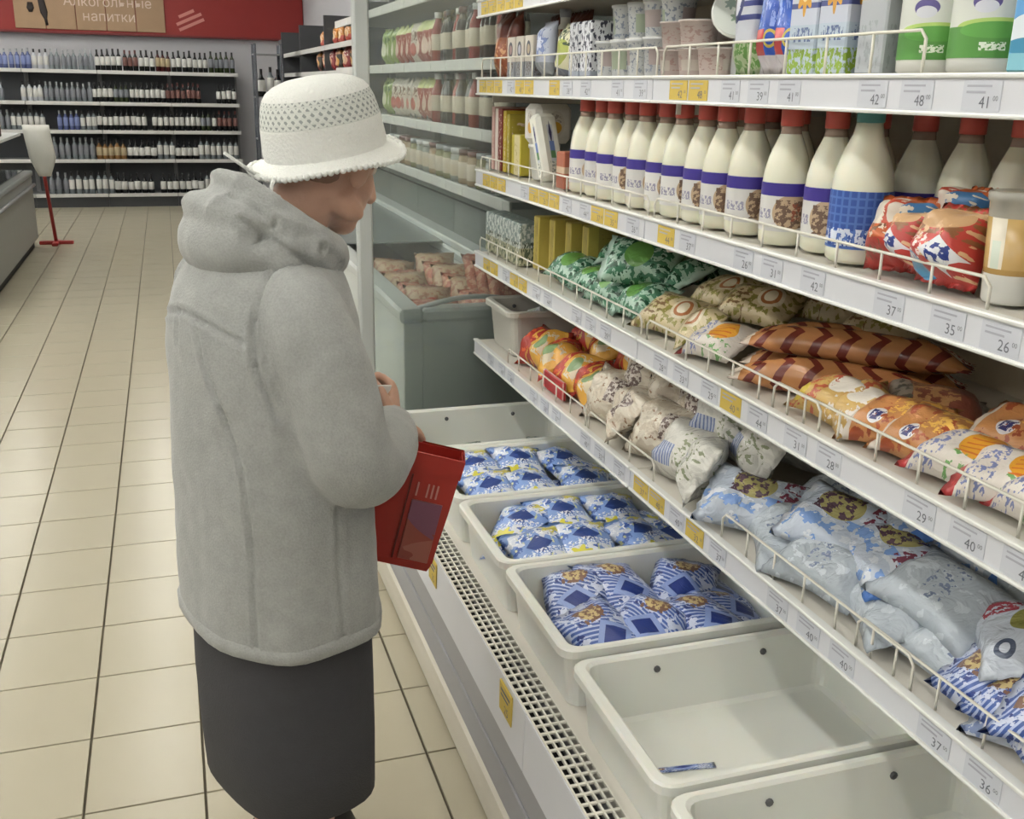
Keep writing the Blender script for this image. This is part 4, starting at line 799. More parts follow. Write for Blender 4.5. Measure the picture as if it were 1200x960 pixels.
kch = printed('chevron_film', '#b07a4c', [('chevron', 8.0, 2.0, .9, .34, '#6a2a20'), ('band', 'v', 0, .05, '#cdbfb0'), ('disc', .25, .93, .3, .07, '#d2c4b4'), ('marks', .1, .5, .88, .98, 12, 30, .5, '#9a3a34')], .25, wrinkle=.2)
KV = pouches('chevron_roll', .085, .36, .058, kch, 2, seal=.03, nv=24)
for i, (x, y, dz, yw) in enumerate(((1.255, 1.655, .0, -.02), (1.175, 1.565, .0, .03), (1.215, 1.60, .056, -.02), (1.30, 1.72, .03, .05))):
    place(KV[i % 2], 'biscuit_roll', 'long orange roll pack with dark red chevrons, %s' % ('lower left', 'lower right', 'on top of the two lower ones', 'at the dark back')[i], 'pack', (x, y, Z3 + dz), (0, 0, -2.37 + yw), 'chevron roll packs', (1, 1.18, 1))
kbrn = printed('brown_bag_film', '#7c4436', [('marks', .2, .8, .3, .7, 7, 7, .5, '#b58a5c'), ('rect', .0, 1, 0, .10, '#8f8a84'), ('disc', .5, .8, .4, .1, '#8b8378'), ('marks', 0, 1, .7, .95, 6, 8, .55, '#56524a')], .3, wrinkle=.3)
slope(pouches('brown_bag', .16, .19, .06, kbrn, 1)[0], 'brown_bag', 'brown bag with gold print lying in front of the chevron rolls', 'bag', 1.215, 1.365, Z3, .25, PI / 2 - .5, .16)
kor = [printed('orange_film', '#ba8250', [('disc', .3, .55, .15, .10, '#e2e2e6'), ('marks', .2, .4, .48, .62, 9, 11, .5, '#2c3470'), ('marks', 0, 1, 0, 1, 5, 6, .57, '#9a4a2c'), ('marks', .4, 1, .1, .5, 8, 8, .52, '#e0b55c'), ('rect', 0, 1, .8, .95, '#d9cfc4')], .28, wrinkle=.35),
       printed('yellow_film', '#c8a662', [('disc', .6, .4, .26, .18, '#e3ddd2'), ('marks', 0, 1, .5, 1, 7, 8, .52, '#b2543a'), ('marks', 0, 1, 0, .3, 9, 9, .54, '#e8e2dc'), ('disc', .2, .8, .14, .10, '#c8b23a')], .28, wrinkle=.35),
       printed('white_orange_film', '#d6cfc6', [('disc', .55, .35, .28, .2, '#d59a34'), ('stripes', .3, .8, .2, .5, 9, 3, .3, '#c26a2c'), ('marks', 0, .9, .6, .85, 12, 14, .55, '#7780ac'), ('rect', 0, 1, .88, 1, '#b03c3c'), ('marks', 0, .3, .1, .5, 8, 10, .55, '#6a9a5a')], .28, wrinkle=.35)]
KO = [pouches('orange_pack', .125, .155, .05, m, 2) for m in kor]
OO = [(1.085, 1.87, 0, .55, .1, 2), (1.085, 1.46, 0, .5, .2, 1), (1.085, 1.385, 0, .5, -.2, 1), (1.085, 1.30, 0, .6, .15, 0), (1.085, 1.215, 0, .6, -.1, 0), (1.085, 1.13, 0, .5, -.1, 2), (1.085, 1.04, 0, .5, .15, 2), (1.085, .95, 0, .5, .1, 2), (1.085, .87, 0, .5, 0, 1), (1.085, .78, 0, .5, 0, 0), (1.17, 1.13, .035, .4, .2, 0), (1.18, 1.02, .04, .35, -.2, 0), (1.18, .91, .04, .35, .2, 1)]
on = ('orange', 'yellow', 'white and orange'); fr_ = [o for o in OO[:10]]
for i, (x, y, dz, ti, yw, k_) in enumerate(OO):
    slope(KO[k_][i % 2], 'orange_pack', '%s printed pack, %s from left, %s row, third shelf' % (on[k_], ORD[i if i < 10 else i - 10], 'front' if i < 10 else 'rear'), 'pack', x, y, Z3 + dz, ti, yw, .125, 'orange and yellow packs on the third shelf')

# ---------------- lowest shelf
Z4 = ZSH[4] + .004
STB = tub_kit('small_tub', .36, .29, .155, mat('tub_frosted', '#bdbbb2', .35, .04), m_hole)
place(STB, 'storage_bin', 'frosted white plastic bin at the left end of the lowest shelf', 'tub', (1.205, 3.285, Z4), (0, 0, 0), None)
for i in range(5):
    place(CUPA, 'yogurt_cup', 'small printed cup lying inside the frosted bin, %s from the aisle' % ORD[i], 'cup', (1.10 + .055 * i, 3.26 + .05 * (i % 2), Z4 + .10 + .004 * i), (1.3, 0, i), 'cups in the frosted bin', .6)
for i in range(2):
    place(carton('bin_carton', .13, .2, .07, printed('bin_card', '#8a8578', [('marks', 0, 1, 0, 1, 4, 5, .5, '#5d5a52')], .6)), 'flat_carton', 'grey flat carton %s at the bottom of the frosted bin' % ('towards the aisle', 'towards the back')[i], 'carton', (1.13 + .145 * i, 3.285, Z4 + .012), (0, 0, 0), 'cartons in the frosted bin')
kry = printed('red_yellow_film', '#b03c32', [('disc', .5, .22, .5, .24, '#dba748'), ('marks', 0, 1, .3, .6, 4, 5, .52, '#dba748'), ('marks', .2, .8, .12, .4, 7, 8, .5, '#d9cdb0'), ('disc', .5, .30, .2, .1, '#7f9a6a'), ('marks', 0, 1, .55, 1, 5, 5, .58, '#d8603a')], .22, wrinkle=.4)
KR = pouches('red_bag', .16, .19, .075, kry, 3)
for i, (x, y, dz, ti, yw, ro) in enumerate(((1.105, 3.02, 0, .8, .3, 0), (1.11, 2.87, 0, .7, -.2, 0), (1.11, 2.71, 0, .7, .25, 0), (1.11, 2.57, 0, .75, -.25, 0), (1.25, 2.95, .05, .5, .2, 0), (1.25, 2.78, .06, .5, -.1, 0), (1.26, 2.60, .06, .5, .2, 0), (1.37, 2.85, .09, .4, 0, 0), (1.37, 2.66, .09, .4, .3, 0))):
    slope(KR[i % 3], 'red_bag', 'red and yellow bag, %s, right of the frosted bin' % ('first in the front row', 'second in the front row', 'third in the front row', 'fourth in the front row', 'left in the middle row', 'centre of the middle row', 'right in the middle row', 'left at the back', 'right at the back')[i], 'bag', x, y, Z4 + dz, ti, yw + PI / 2 * 0, .16, 'red and yellow bags on the lowest shelf')
place(carton('red_box', .012, .17, .055, printed('red_card', '#b22a30', [('band', 'u', .0, .06, '#d8b0a8')], .4)), 'red_strip_box', 'narrow bright red box front behind the wire on the lowest shelf', 'carton', (1.035, 2.72, Z4), (0, 0, 0), None)
kcr = printed('clear_cream_film', '#d0c4b2', [('marks', 0, 1, 0, 1, 4, 4, .5, '#e0d8c8'), ('marks', 0, 1, 0, 1, 9, 9, .65, '#9c8068'), ('rect', .3, .75, .15, .42, '#d2c9c0'), ('marks', .3, .75, .15, .42, 12, 14, .5, '#6f5f5a')], .18, wrinkle=1.0)
KE = pouches('bread_bag', .17, .20, .085, kcr, 3, wr=1.6)
for i, (x, y, dz, ti, yw) in enumerate(((1.11, 2.43, 0, .9, .2), (1.11, 2.28, 0, .85, -.3), (1.11, 2.13, 0, .9, .2), (1.19, 2.39, .055, 1.15, -.3), (1.19, 2.24, .06, 1.1, .4), (1.20, 2.09, .06, 1.1, -.2), (1.31, 2.35, .07, 1.0, .3), (1.32, 2.18, .07, 1.0, -.3), (1.33, 2.02, .06, .9, .2))):
    slope(KE[i % 3], 'cream_bag', 'crinkled cream food bag, %s, right of the red bags' % ('first in front', 'second in front', 'third in front', 'first in the second row', 'second in the second row', 'third in the second row', 'first at the back', 'second at the back', 'third at the back')[i], 'bag', x, y, Z4 + dz, ti, yw, .17, 'cream bags on the lowest shelf')
kwh = printed('clear_white_film', '#dddcd4', [('marks', 0, 1, 0, 1, 4, 4, .56, '#cfcec6'), ('rect', .15, .5, .45, .9, '#b9c0d2'), ('stripes', .15, .5, .45, .9, 0, 22, .4, '#6f7ea8'), ('marks', .2, .8, .1, .4, 9, 9, .56, '#8d9478')], .16, wrinkle=1.0)
KW = pouches('white_bag', .16, .20, .085, kwh, 3, wr=1.6)
for i, (x, y, dz, ti, yw) in enumerate(((1.10, 1.985, 0, 1.0, .3), (1.105, 1.86, 0, .95, -.3), (1.19, 1.95, .07, 1.15, .6), (1.20, 1.80, .06, 1.0, -.5), (1.32, 1.86, .06, .9, .3))):
    slope(KW[i % 3], 'white_bag', 'crinkled white curd bag, %s, between the cream and blue goods' % ('left in front with a label', 'right in front', 'left on top', 'right on top', 'at the back')[i], 'bag', x, y, Z4 + dz, ti, yw, .16, 'white curd bags on the lowest shelf')
kbp = [printed('milk_grey_film', '#bcc3ce', [('disc', .62, .45, .26, .17, '#8c8a4a'), ('disc', .68, .45, .14, .10, '#c9a85c'), ('marks', .15, .6, .62, .78, 9, 16, .48, '#9c4450'), ('disc', .25, .2, .10, .07, '#4a5468'), ('disc', .25, .2, .05, .035, '#cfd6e2'), ('marks', 0, 1, .85, 1, 10, 12, .55, '#7d8cb0')], .2, wrinkle=.8),
       printed('milk_sky_film', '#b9c3d2', [('marks', 0, .5, 0, 1, 3, 3, .54, '#7d9fd8'), ('marks', 0, 1, 0, 1, 6, 5, .57, '#d5dbe4'), ('disc', .68, .55, .26, .2, '#a8a06a'), ('marks', .45, .95, .4, .75, 8, 9, .5, '#5a4450'), ('band', 'v', 0, .12, '#5b86d0'), ('marks', .4, .95, .1, .3, 10, 12, .5, '#7a3f50')], .2, wrinkle=.8),
       printed('milk_plain_film', '#b0b9c2', [('marks', 0, 1, .2, .8, 4, 4, .56, '#c6cfd6'), ('marks', .2, .8, .4, .6, 14, 18, .58, '#7a86a0')], .2, wrinkle=.8)]
KB = [pouches('milk_bag', .165, .225, .055, m, 2) for m in kbp]
BB = [(1.11, 1.72, 0, .45, .4, 1), (1.10, 1.585, 0, .3, -.1, 2), (1.10, 1.44, 0, .3, .15, 2), (1.11, 1.28, 0, .25, -.15, 2), (1.12, 1.10, 0, .3, .1, 2), (1.14, 1.49, .045, .35, .3, 1), (1.16, 1.345, .05, .3, -.3, 1), (1.15, 1.19, .05, .3, .25, 2), (1.155, 1.03, .055, .4, -.25, 0), (1.27, 1.66, .03, .3, .2, 2), (1.29, 1.50, .05, .3, -.2, 2), (1.29, 1.33, .075, .3, .4, 1), (1.30, 1.16, .06, .25, -.3, 2), (1.32, .98, .05, .2, .2, 2), (1.12, .92, 0, .3, .1, 0), (1.25, 1.43, .085, .3, -.3, 1)]
bn = ('white milk bag with red lettering and golden picture', 'sky blue and white milk bag with golden picture', 'plain pale blue grey milk bag')
bpos = ('leftmost beside the curd bags', 'second in the front row', 'third in the front row', 'fourth in the front row', 'fifth in the front row', 'left on top in front', 'middle on top in front', 'crumpled on top', 'lying on top at the right', 'left in the back row', 'second in the back row', 'third in the back row', 'fourth in the back row', 'far right in the back row', 'cut by the right edge', 'stacked highest behind')
for i, (x, y, dz, ti, yw, k_) in enumerate(BB):
    slope(KB[k_][i % 2], 'milk_bag', '%s, %s' % (bn[k_], bpos[i]), 'milk bag', x, y, Z4 + dz, ti, yw, .16, 'milk bags on the lowest shelf')
for i in range(3):
    slope(km2[i], 'milk_pouch', 'dark blue striped pouch, %s from the left at the right end of the lowest shelf' % ORD[i], 'milk pouch', 1.085, .985 - .06 * i, Z4 + .01 + .012 * i, .5, .3 * i, .15, 'striped pouches on the lowest shelf')
# ================================================================== THE SHOPPER
def remesh(mb, name, material, voxel, smooth=4, fac=.5):
    me = mb.mesh(name + '_src', material); o = link(name + '_src', me)
    r = o.modifiers.new('r', 'REMESH'); r.mode = 'VOXEL'; r.voxel_size = voxel; r.use_smooth_shade = True
    s_ = o.modifiers.new('s', 'SMOOTH'); s_.factor = fac; s_.iterations = smooth
    dg = bpy.context.evaluated_depsgraph_get(); out = bpy.data.meshes.new_from_object(o.evaluated_get(dg)); out.name = name
    bpy.data.objects.remove(o); bpy.data.meshes.remove(me)
    out.materials.clear(); out.materials.append(material)
    for p in out.polygons: p.use_smooth = True
    return out
def limb(mb, pts, rad, n=16):
    """smooth tapering limb through pts (Catmull-Rom), rounded at both ends"""
    P = [Vector(p) for p in pts]; Q = []; Rr = []
    for i in range(len(P) - 1):
        a = P[max(0, i - 1)]; b_ = P[i]; c = P[i + 1]; d = P[min(len(P) - 1, i + 2)]
        for k_ in range(5):
            t_ = k_ / 5
            Q.append(.5 * ((2 * b_) + (c - a) * t_ + (2 * a - 5 * b_ + 4 * c - d) * t_ ** 2 + (3 * b_ - a - 3 * c + d) * t_ ** 3)); Rr.append(rad[i] + (rad[i + 1] - rad[i]) * t_)
    Q.append(P[-1]); Rr.append(rad[-1])
    mb.tube(Q, Rr, n); mb.ball(P[0], rad[0] * .99, 14, 9); mb.ball(P[-1], rad[-1] * .99, 14, 9)
def sring(cx, cy, hx, hy, z, p=2.4, n=40, f=None):
    R = []
    for j in range(n):
        a = 2 * PI * j / n; c, s_ = math.cos(a), math.sin(a)
        k_ = 1 + (f(a, z) if f else 0)
        R.append((cx + hx * k_ * math.copysign(abs(c) ** (2 / p), c), cy + hy * k_ * math.copysign(abs(s_) ** (2 / p), s_), z))
    return R
m_skin = mat('skin', '#c09a86', .5, .08, 14, bump=.12, bscale=120, sss=.12); m_hair = mat('hair_auburn', '#8a6a58', .6, .15, 60, bump=.4, bscale=150)
def coat_mat():
    t = NT('grey_fleece'); b_ = t.b; b_.inputs['Roughness'].default_value = .95; b_.inputs['Specular IOR Level'].default_value = .15; b_.inputs['Sheen Weight'].default_value = .25
    tc = t.n('ShaderNodeTexCoord'); n1 = t.n('ShaderNodeTexNoise'); n1.inputs['Scale'].default_value = 30; n1.inputs['Detail'].default_value = 6
    n2 = t.n('ShaderNodeTexNoise'); n2.inputs['Scale'].default_value = 260; n2.inputs['Detail'].default_value = 2
    for n_ in (n1, n2): t.l(tc.outputs['Object'], n_.inputs['Vector'])
    f = t.math('ADD', t.math('MULTIPLY', n1.outputs[0], .5), t.math('MULTIPLY', n2.outputs[0], .5))
    t.l(t.mix(f, lin('#80827f'), lin('#b4b6b3')), b_.inputs['Base Color'])
    bp = t.n('ShaderNodeBump'); bp.inputs['Strength'].default_value = .35; bp.inputs['Distance'].default_value = .004; t.l(n2.outputs[0], bp.inputs['Height']); t.l(bp.outputs[0], b_.inputs['Normal'])
    return t.m
m_coat = coat_mat(); m_skirt = mat('skirt_charcoal', '#3f3f42', .9, .08, 40, bump=.2, bscale=250); m_shoe = mat('shoe_black', '#1d1c1c', .4, .1); m_hat = mat('hat_white_cotton', '#f0f1ec', .9, .04, 60, bump=.5, bscale=220)
HEAD = Matrix.Translation((.135, -.005, 1.525)) @ Matrix.Rotation(math.radians(12), 4, 'Z') @ Matrix.Rotation(math.radians(24), 4, 'Y')
def hp(x, y, z): return tuple(HEAD @ Vector((x, y, z)))
ER, EL = (.025, -.228, 1.045), (.10, .25, 1.05)           # elbows
WR, WL = (.215, -.065, 1.015), (.285, .08, .965)           # wrists
SR, SL = (-.025, -.168, 1.275), (-.025, .168, 1.275)         # shoulders
body = MB()
limb(body, [(-.01, 0, .80), (-.01, 0, 1.0), (0, 0, 1.2), (.02, 0, 1.32)], [.115, .10, .11, .07])
limb(body, [(.02, 0, 1.33), (.048, 0, 1.40), hp(-.030, 0, -.06)], [.062, .056, .058])
for c, r in (((-.012, 0, .02), (.096, .076, .098)), ((.03, 0, -.045), (.062, .058, .075)), ((.062, 0, -.102), (.026, .030, .022)), ((.043, .032, -.036), .032), ((.043, -.032, -.036), .032), ((.044, 0, -.075), (.046, .046, .040)),
             ((.074, .030, .028), (.018, .026, .014)), ((.074, -.030, .028), (.018, .026, .014)), ((0, .075, -.02), (.024, .010, .034)), ((0, -.075, -.02), (.024, .010, .034)), ((.012, 0, -.085), (.055, .048, .034)), ((.02, .05, -.085), (.04, .02, .022)), ((.02, -.05, -.085), (.04, .02, .022))):
    rr = r if isinstance(r, tuple) else (r, r, r)
    body.ball((0, 0, 0), rr, 18, 12, M=HEAD @ Matrix.Translation(c))
limb(body, [hp(.082, 0, .018), hp(.098, 0, -.010), hp(.112, 0, -.034)], [.010, .012, .0145], 10)
limb(body, [hp(.092, .013, -.038), hp(.092, -.013, -.038)], [.010, .010], 8)
limb(body, [hp(.080, .022, -.066), hp(.089, 0, -.062), hp(.080, -.022, -.066)], [.006, .008, .006], 8)
limb(body, [hp(.076, .020, -.078), hp(.085, 0, -.077), hp(.076, -.020, -.078)], [.006, .0085, .006], 8)
for sy in (-1, 1):
    limb(body, [(0, sy * .09, .82), (.01, sy * .09, .48), (-.005, sy * .088, .30), (-.015, sy * .088, .085)], [.085, .055, .05, .034])
    limb(body, [(-.02, sy * .088, .075), (.06, sy * .095, .045), (.13, sy * .10, .035)], [.032, .03, .024])
def arm(S_, E_, W_): limb(body, [S_, tuple(.5 * (Vector(S_) + Vector(E_))), E_, tuple(.5 * (Vector(E_) + Vector(W_))), W_], [.045, .045, .038, .036, .027])
arm(SR, ER, WR); arm(SL, EL, WL)
def hand(W_, dirx, upz, sgn, curl):
    x = Vector(dirx).normalized(); z = (Vector(upz) - x * Vector(upz).dot(x)).normalized(); y = z.cross(x)
    M = Matrix((( x.x, y.x, z.x, W_[0]), (x.y, y.y, z.y, W_[1]), (x.z, y.z, z.z, W_[2]), (0, 0, 0, 1)))
    q = lambda *p: tuple(M @ Vector(p))
    body.rings([[q(xx, (w * math.cos(a)) + 0, h * math.sin(a)) for a in [2 * PI * j / 14 for j in range(14)]] for xx, w, h in ((-.01, .024, .020), (.01, .027, .018), (.04, .038, .016), (.075, .042, .014), (.09, .038, .010))], 0)
    for i, (yy, L) in enumerate(((.031, .066), (.011, .075), (-.010, .070), (-.029, .054))):
        yy *= sgn; pts = [(.078, yy, 0)]; a = 0.15; px, pz = .082, 0.0
        for k_, fr in enumerate((.45, .30, .25)):
            a += curl[k_]; px += math.cos(a) * L * fr; pz -= math.sin(a) * L * fr; pts.append((px, yy * (1 - .06 * k_), pz))
        limb(body, [q(*p) for p in pts], [.0098, .0092, .0084, .0072], 8)
    limb(body, [q(.012, .026 * sgn, -.004), q(.045, .052 * sgn, -.018), q(.072, .052 * sgn, -.034), q(.090, .040 * sgn, -.042)], [.014, .0118, .0105, .0085], 8)
    return q
hand(WR, (.35, .55, .55), (.75, -.45, .1), 1, (.75, 1.0, .7))
QL = hand(WL, (.70, .35, -.55), (.2, .6, .6), -1, (.9, 1.25, .9))
person = link('person', remesh(body, 'person', m_skin, .005, 5)); tag(person, 'shopper in grey hooded jacket, dark skirt and white crocheted hat, looking down at the tubs', 'person')
person.location = (.155, 1.85, 0); person.rotation_euler = (0, 0, math.radians(22))
for sy in (-1, 1):
    part('eye', MB().ball((0, 0, 0), .0125, 12, 9, M=HEAD @ Matrix.Translation((.066, .030 * sy, .006))), mat('eye_white', '#cfc8c0', .2, .02), person)
    part('eyebrow', MB().tube([hp(.090, .014 * sy, .034), hp(.088, .032 * sy, .040), hp(.074, .050 * sy, .034)], [.004, .005, .003], 6), m_hair, person)
hr = MB()
hr.ball((0, 0, 0), (.096, .080, .086), 24, 14, M=HEAD @ Matrix.Translation((-.014, 0, .024)))
hr.ball((0, 0, 0), (.052, .066, .060), 18, 10, M=HEAD @ Matrix.Translation((-.045, 0, -.030)))
part('hair', remesh(hr, 'hair', m_hair, .006, 4), None, person)

# jacket
coat = MB()
dr = lambda a, z: .018 * math.sin(7 * a + 3) * max(0, (1.0 - z) / .4)
coat.rings([sring(-.012, 0, .166, .222, .675, f=dr), sring(-.012, 0, .168, .223, .70, f=dr), sring(-.012, 0, .165, .220, .80, f=dr), sring(-.014, 0, .160, .214, .95, f=dr), sring(-.014, 0, .158, .206, 1.10), sring(-.016, 0, .156, .202, 1.18), sring(-.018, 0, .152, .196, 1.25, 2.2),
            sring(-.015, 0, .142, .180, 1.305, 2.1), sring(-.008, 0, .122, .150, 1.355, 2), sring(.008, 0, .095, .10, 1.40, 2), sring(.02, 0, .07, .07, 1.42, 2)], 0)
def mid(a, b_, k_=.5, off=(0, 0, 0)): return tuple(Vector(a).lerp(Vector(b_), k_) + Vector(off))
limb(coat, [(-.02, -.10, 1.30), SR, mid(SR, ER, .5, (-.005, -.022, 0)), mid(ER, ER, 0, (.0, -.010, -.018)), mid(ER, WR, .45, (.015, -.010, -.012)), mid(ER, WR, .93)], [.070, .074, .076, .074, .065, .048], 18)
limb(coat, [(-.02, .10, 1.30), SL, mid(SL, EL, .5, (0, .02, 0)), EL, mid(EL, WL, .5), mid(EL, WL, .93)], [.085, .078, .072, .068, .060, .050], 18)
# hood lying round the neck: a thick tipped roll, the bag hanging behind and the turned-over edge
def hring(ax, ay, zf, zb, cx, n=28):
    return [(cx + ax * math.cos(a), ay * math.sin(a), (zf + zb) / 2 + (zf - zb) / 2 * math.cos(a)) for a in [2 * PI * j / n for j in range(n)]]
hood = MB()
hood.tube(hring(.088, .108, 1.355, 1.425, .012), [.040 + .018 * (1 - math.cos(2 * PI * j / 28)) / 2 for j in range(28)], 14, closed=True)
hood.ball((-.058, 0, 1.388), (.088, .140, .074), 20, 12)
hood.ball((-.012, -.078, 1.368), (.088, .072, .055), 18, 10); hood.ball((-.012, .078, 1.368), (.088, .072, .055), 18, 10)
edge = [(.118, 0, 1.365), (.092, -.068, 1.375), (.03, -.108, 1.410), (-.035, -.098, 1.455), (-.068, -.05, 1.490), (-.078, 0, 1.497), (-.068, .05, 1.490), (-.035, .098, 1.455), (.03, .108, 1.410), (.092, .068, 1.375)]
hood.tube(edge, [.020, .021, .022, .022, .020, .018, .020, .022, .022, .021], 10, closed=True)
hood.tube([(-.07, -.10, 1.415), (-.105, -.04, 1.452), (-.105, .04, 1.452), (-.07, .10, 1.415)], [.02, .030, .030, .02], 10)
def finish(me, seams, amp, dimples=()):
    me.update(); N = [v.normal.copy() for v in me.vertices]
    SEG = [(Vector(a), Vector(b_)) for s_ in seams for a, b_ in zip(s_, s_[1:])]
    for v, n_ in zip(me.vertices, N):
        p = v.co.copy(); d = amp * noise.noise(p * 9) + amp * .5 * noise.noise(p * 22 + Vector((3, 1, 2)))
        for a, b_ in SEG:
            ab = b_ - a; t_ = max(0, min(1, (p - a).dot(ab) / ab.length_squared)); q = (p - a - ab * t_)
            dd = (q - n_ * q.dot(n_)).length
            if q.length < .05 and dd < .022: d += -.007 * math.exp(-(dd / .0045) ** 2) + .0022 * math.exp(-((dd - .0105) / .004) ** 2)
        for c, r, dep in dimples:
            dd = (p - Vector(c)).length / r
            if dd < 2.5: d -= dep * math.exp(-dd * dd)
        v.co = p + n_ * d
    me.update()
cm = remesh(coat, 'jacket', m_coat, .0075, 12)
arm_s = [(-.0, -.125, 1.375), (-.06, -.135, 1.345), (-.105, -.15, 1.285), (-.115, -.165, 1.21), (-.09, -.185, 1.12)]
finish(cm, [arm_s, [(-.15, .14, 1.25), (-.17, 0, 1.28), (-.16, -.07, 1.272), (-.125, -.145, 1.245)],
            [(-.165, -.045, 1.275), (-.172, -.07, 1.21), (-.165, -.115, 1.13), (-.15, -.15, 1.03), (-.15, -.165, .90), (-.15, -.165, .66)],
            [(-.168, .02, 1.28), (-.176, .015, 1.22)], [(-.005, .115, 1.425), (-.105, .158, 1.315), (-.09, .19, 1.15)],
            [(.0, -.215, 1.05), (.0, -.22, .9), (.0, -.22, .63)]], .0035, [((.10, -.20, 1.03), .04, .004)])
part('jacket', cm, None, person)
hm = remesh(hood, 'hood', m_coat, .006, 5)
finish(hm, [[(-.088, -.055, 1.465), (-.045, -.118, 1.425), (.02, -.135, 1.388), (.065, -.115, 1.36)], [(-.10, -.10, 1.44), (-.06, -.15, 1.40), (.0, -.155, 1.36)]], .004, [((-.075, -.135, 1.415), .030, .026), ((.0, -.13, 1.405), .028, .010), ((-.08, .06, 1.48), .03, .012), ((-.115, -.03, 1.46), .03, .010)])
part('hood', hm, None, person)
hb = MB().rings([sring(-.012, 0, .165, .221, .668, f=dr), sring(-.012, 0, .170, .226, .672, f=dr), sring(-.012, 0, .171, .227, .692, f=dr), sring(-.012, 0, .166, .222, .699, f=dr)], 0, False, False, smooth=True)
part('hem', hb, m_coat, person)
for W_, E_ in ((WR, ER), (WL, EL)):
    d = (Vector(W_) - Vector(E_)).normalized(); a = Vector(W_) - d * .03
    part('cuff', MB().tube([a, a + d * .022], .045, 16), m_coat, person)
for i in range(3):
    part('button', MB().lathe([(.010, 0), (.010, .003), (.007, .004)], 12, M=Matrix.Translation((.147 - .006 * (i == 0), 0, 1.22 - .17 * i)) @ Matrix.Rotation(PI / 2, 4, 'Y')), mat('button_grey', '#5f5f5f', .4), person)
# skirt and shoes
fs = lambda a, z: .018 * math.sin(5 * a + 1) * max(0, (.7 - z) / .4)
part('skirt', MB().rings([sring(-.01, 0, .140, .190, .82), sring(-.01, 0, .150, .200, .70), sring(-.01, 0, .152, .202, .55, f=fs), sring(-.008, 0, .150, .202, .42, f=fs), sring(-.006, 0, .146, .200, .306, f=fs), sring(-.006, 0, .138, .192, .298, f=fs), sring(-.006, 0, .136, .190, .40, f=fs)], 0, True, False, smooth=True), m_skirt, person)
for sy in (-1, 1):
    b_ = MB().rings([sring(.055, sy * .096, .135, .046, 0, 2.6, 24), sring(.055, sy * .096, .138, .048, .02, 2.6, 24), sring(.052, sy * .096, .130, .045, .05, 2.4, 24), sring(.02, sy * .092, .09, .043, .085, 2.2, 24), sring(-.012, sy * .088, .052, .042, .11, 2, 24)], 0, True, True, smooth=True)
    part('shoe', b_, m_shoe, person)
# hat: crown, lace band, brim with beaded edge, tie cords
HAT = Matrix.Translation((.120, -.004, 1.547)) @ Matrix.Rotation(math.radians(8), 4, 'Z') @ Matrix.Rotation(math.radians(-11), 4, 'Y')
def hatring(r, z, w=0.0, n=48): return [tuple(HAT @ Vector((r * 1.06 * math.cos(a), r * .97 * math.sin(a), z + w * math.sin(3 * a + 1) + (w * .8) * math.cos(2 * a)))) for a in [2 * PI * j / n for j in range(n)]]
hat = link('hat', MB().rings([hatring(r, z) for r, z in ((.106, -.012), (.1075, .0), (.1055, .022), (.1035, .044))], 0, False, False, smooth=True).mesh('hat', m_hat), person)
lace = printed('hat_lace', '#9aa09c', [('stripes', 0, 1, 0, 1, 46, 3.0, .52, '#dfe2dc'), ('stripes', 0, 1, 0, 1, 46, -3.0, .36, '#e2e4de'), ('stripes', 0, 1, 0, 1, 0, 5, .28, '#d9dcd6')], .9, var=.02, wrinkle=.1)
part('lace_band', MB().rings([hatring(r, z) for r, z in ((.1033, .043), (.1010, .058), (.0975, .074), (.0915, .089))], 0, False, False, smooth=True), lace, hat)
part('crown_top', MB().rings([hatring(r, z) for r, z in ((.0918, .0885), (.084, .0985), (.071, .1065), (.053, .1125), (.030, .1155), (.006, .1165))], 0, False, True, smooth=True), m_hat, hat)
part('brim', MB().rings([hatring(.1060, -.010), hatring(.114, -.016, .002), hatring(.124, -.021, .004), hatring(.132, -.025, .006), hatring(.1325, -.028, .006), hatring(.123, -.025, .004), hatring(.104, -.016)], 0, False, False, smooth=True), m_hat, hat)
bt = MB()
for j, p in enumerate(hatring(.1335, -.0265, .006, 84)): bt.ball(p, .0052 + .001 * (j % 2), 7, 5)
part('beaded_trim', bt, m_hat, hat)
for dy, (ex, ez) in ((.02, (-.185, .035)), (-.025, (-.165, -.055))):
    part('tie_cord', MB().tube([tuple(HAT @ Vector(p)) for p in ((-.135, dy, -.025), (-.15, dy * 1.3, -.02 + ez * .25), (ex, dy * 1.6, ez - .01))], [.004, .0035, .003], 6), m_hat, hat)

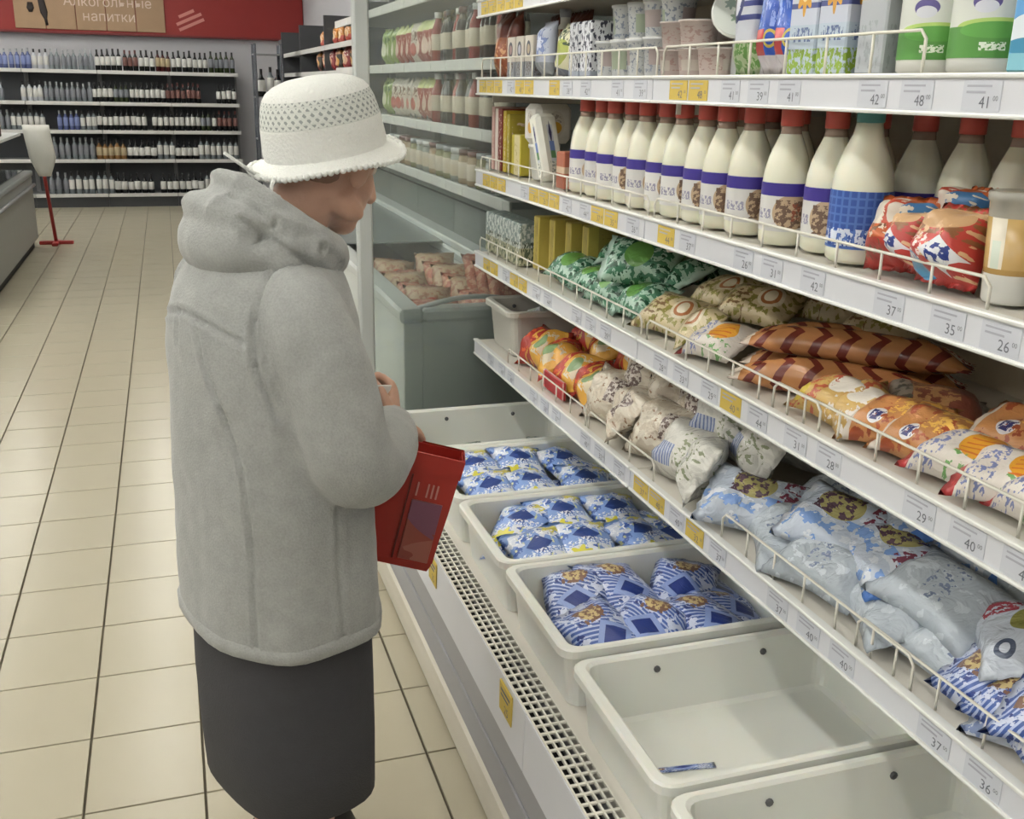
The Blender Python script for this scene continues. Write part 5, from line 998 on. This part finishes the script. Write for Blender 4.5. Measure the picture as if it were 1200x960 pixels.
# small folded slip in the right hand
tag(link('paper_slip', MB().bbox(-.018, .018, -.002, .002, -.012, .012, .001).mesh('paper_slip', mat('paper_white', '#dcdcd8', .6)), None, (.362, 1.885, 1.085), (.3, .2, .5)), 'small white paper slip held in the shopper\'s right hand', 'paper')

# ------------------------------------------------------------------ red bag carried in the left hand
m_bag = mat('bag_red', '#a32c24', .38, .08, 10, bump=.1, bscale=25); m_bagd = mat('bag_red_dark', '#7e231e', .45, .08)
bg = thing('shopping_bag', 'glossy red carrier bag with a picture panel, held over the tubs', 'bag', (.405, 2.0, .668), (0, math.radians(14), math.radians(-14)))
t_ = .004
def bring(w, d, z): return [(-w / 2, -d / 2, z), (w / 2, -d / 2, z), (w / 2, d / 2, z), (-w / 2, d / 2, z)]
part('bag_body', MB().rings([bring(.140, .060, 0), bring(.150, .066, .015), bring(.165, .070, .14), bring(.172, .072, .262), bring(.166, .066, .262), bring(.155, .060, .02)], 0, True, True), m_bag, bg)
part('top_fold', MB().rings([bring(.176, .076, .222), bring(.178, .078, .265), bring(.172, .072, .266)], 0, False, False), m_bag, bg)
part('side_gusset', MB().rings([[(-.083 + .0, -.036, z), (-.081, .0, z), (-.083, .036, z), (-.086, .036, z), (-.0855, 0, z), (-.086, -.036, z)] for z in (.03, .21)], 0), m_bagd, bg)
pic = printed('bag_picture', '#94443a', [('disc', .5, .64, .4, .22, '#7d4a63'), ('disc', .45, .3, .36, .2, '#a05c50'), ('marks', .1, .9, .1, .5, 4, 5, .55, '#8a3c34'), ('marks', .15, .85, .02, .12, 14, 30, .5, '#b98a80')], .3)
part('picture_panel', MB().bbox(.0, .066, -.0385, -.035, .022, .16, .001), pic, bg)
ln = MB()
for x in (.004, .026, .036, .046): ln.box(x, x + .0035, -.0395, -.036, .170, .200)
part('printed_bars', ln, mat('bag_print_pale', '#c58a80', .5), bg)
part('edge_line', MB().box(-.012, -.009, -.0392, -.035, .02, .215), mat('bag_print_dark', '#5c1a16', .5), bg)
for s_ in (-1, 1):
    part('handle', MB().tube([(-.075, s_ * .030, .255), (-.082, s_ * .024, .270), (-.072, s_ * .01, .288), (-.055, s_ * .01, .288), (-.045, s_ * .024, .270), (-.04, s_ * .030, .255)], .004, 6), m_bagd, bg)
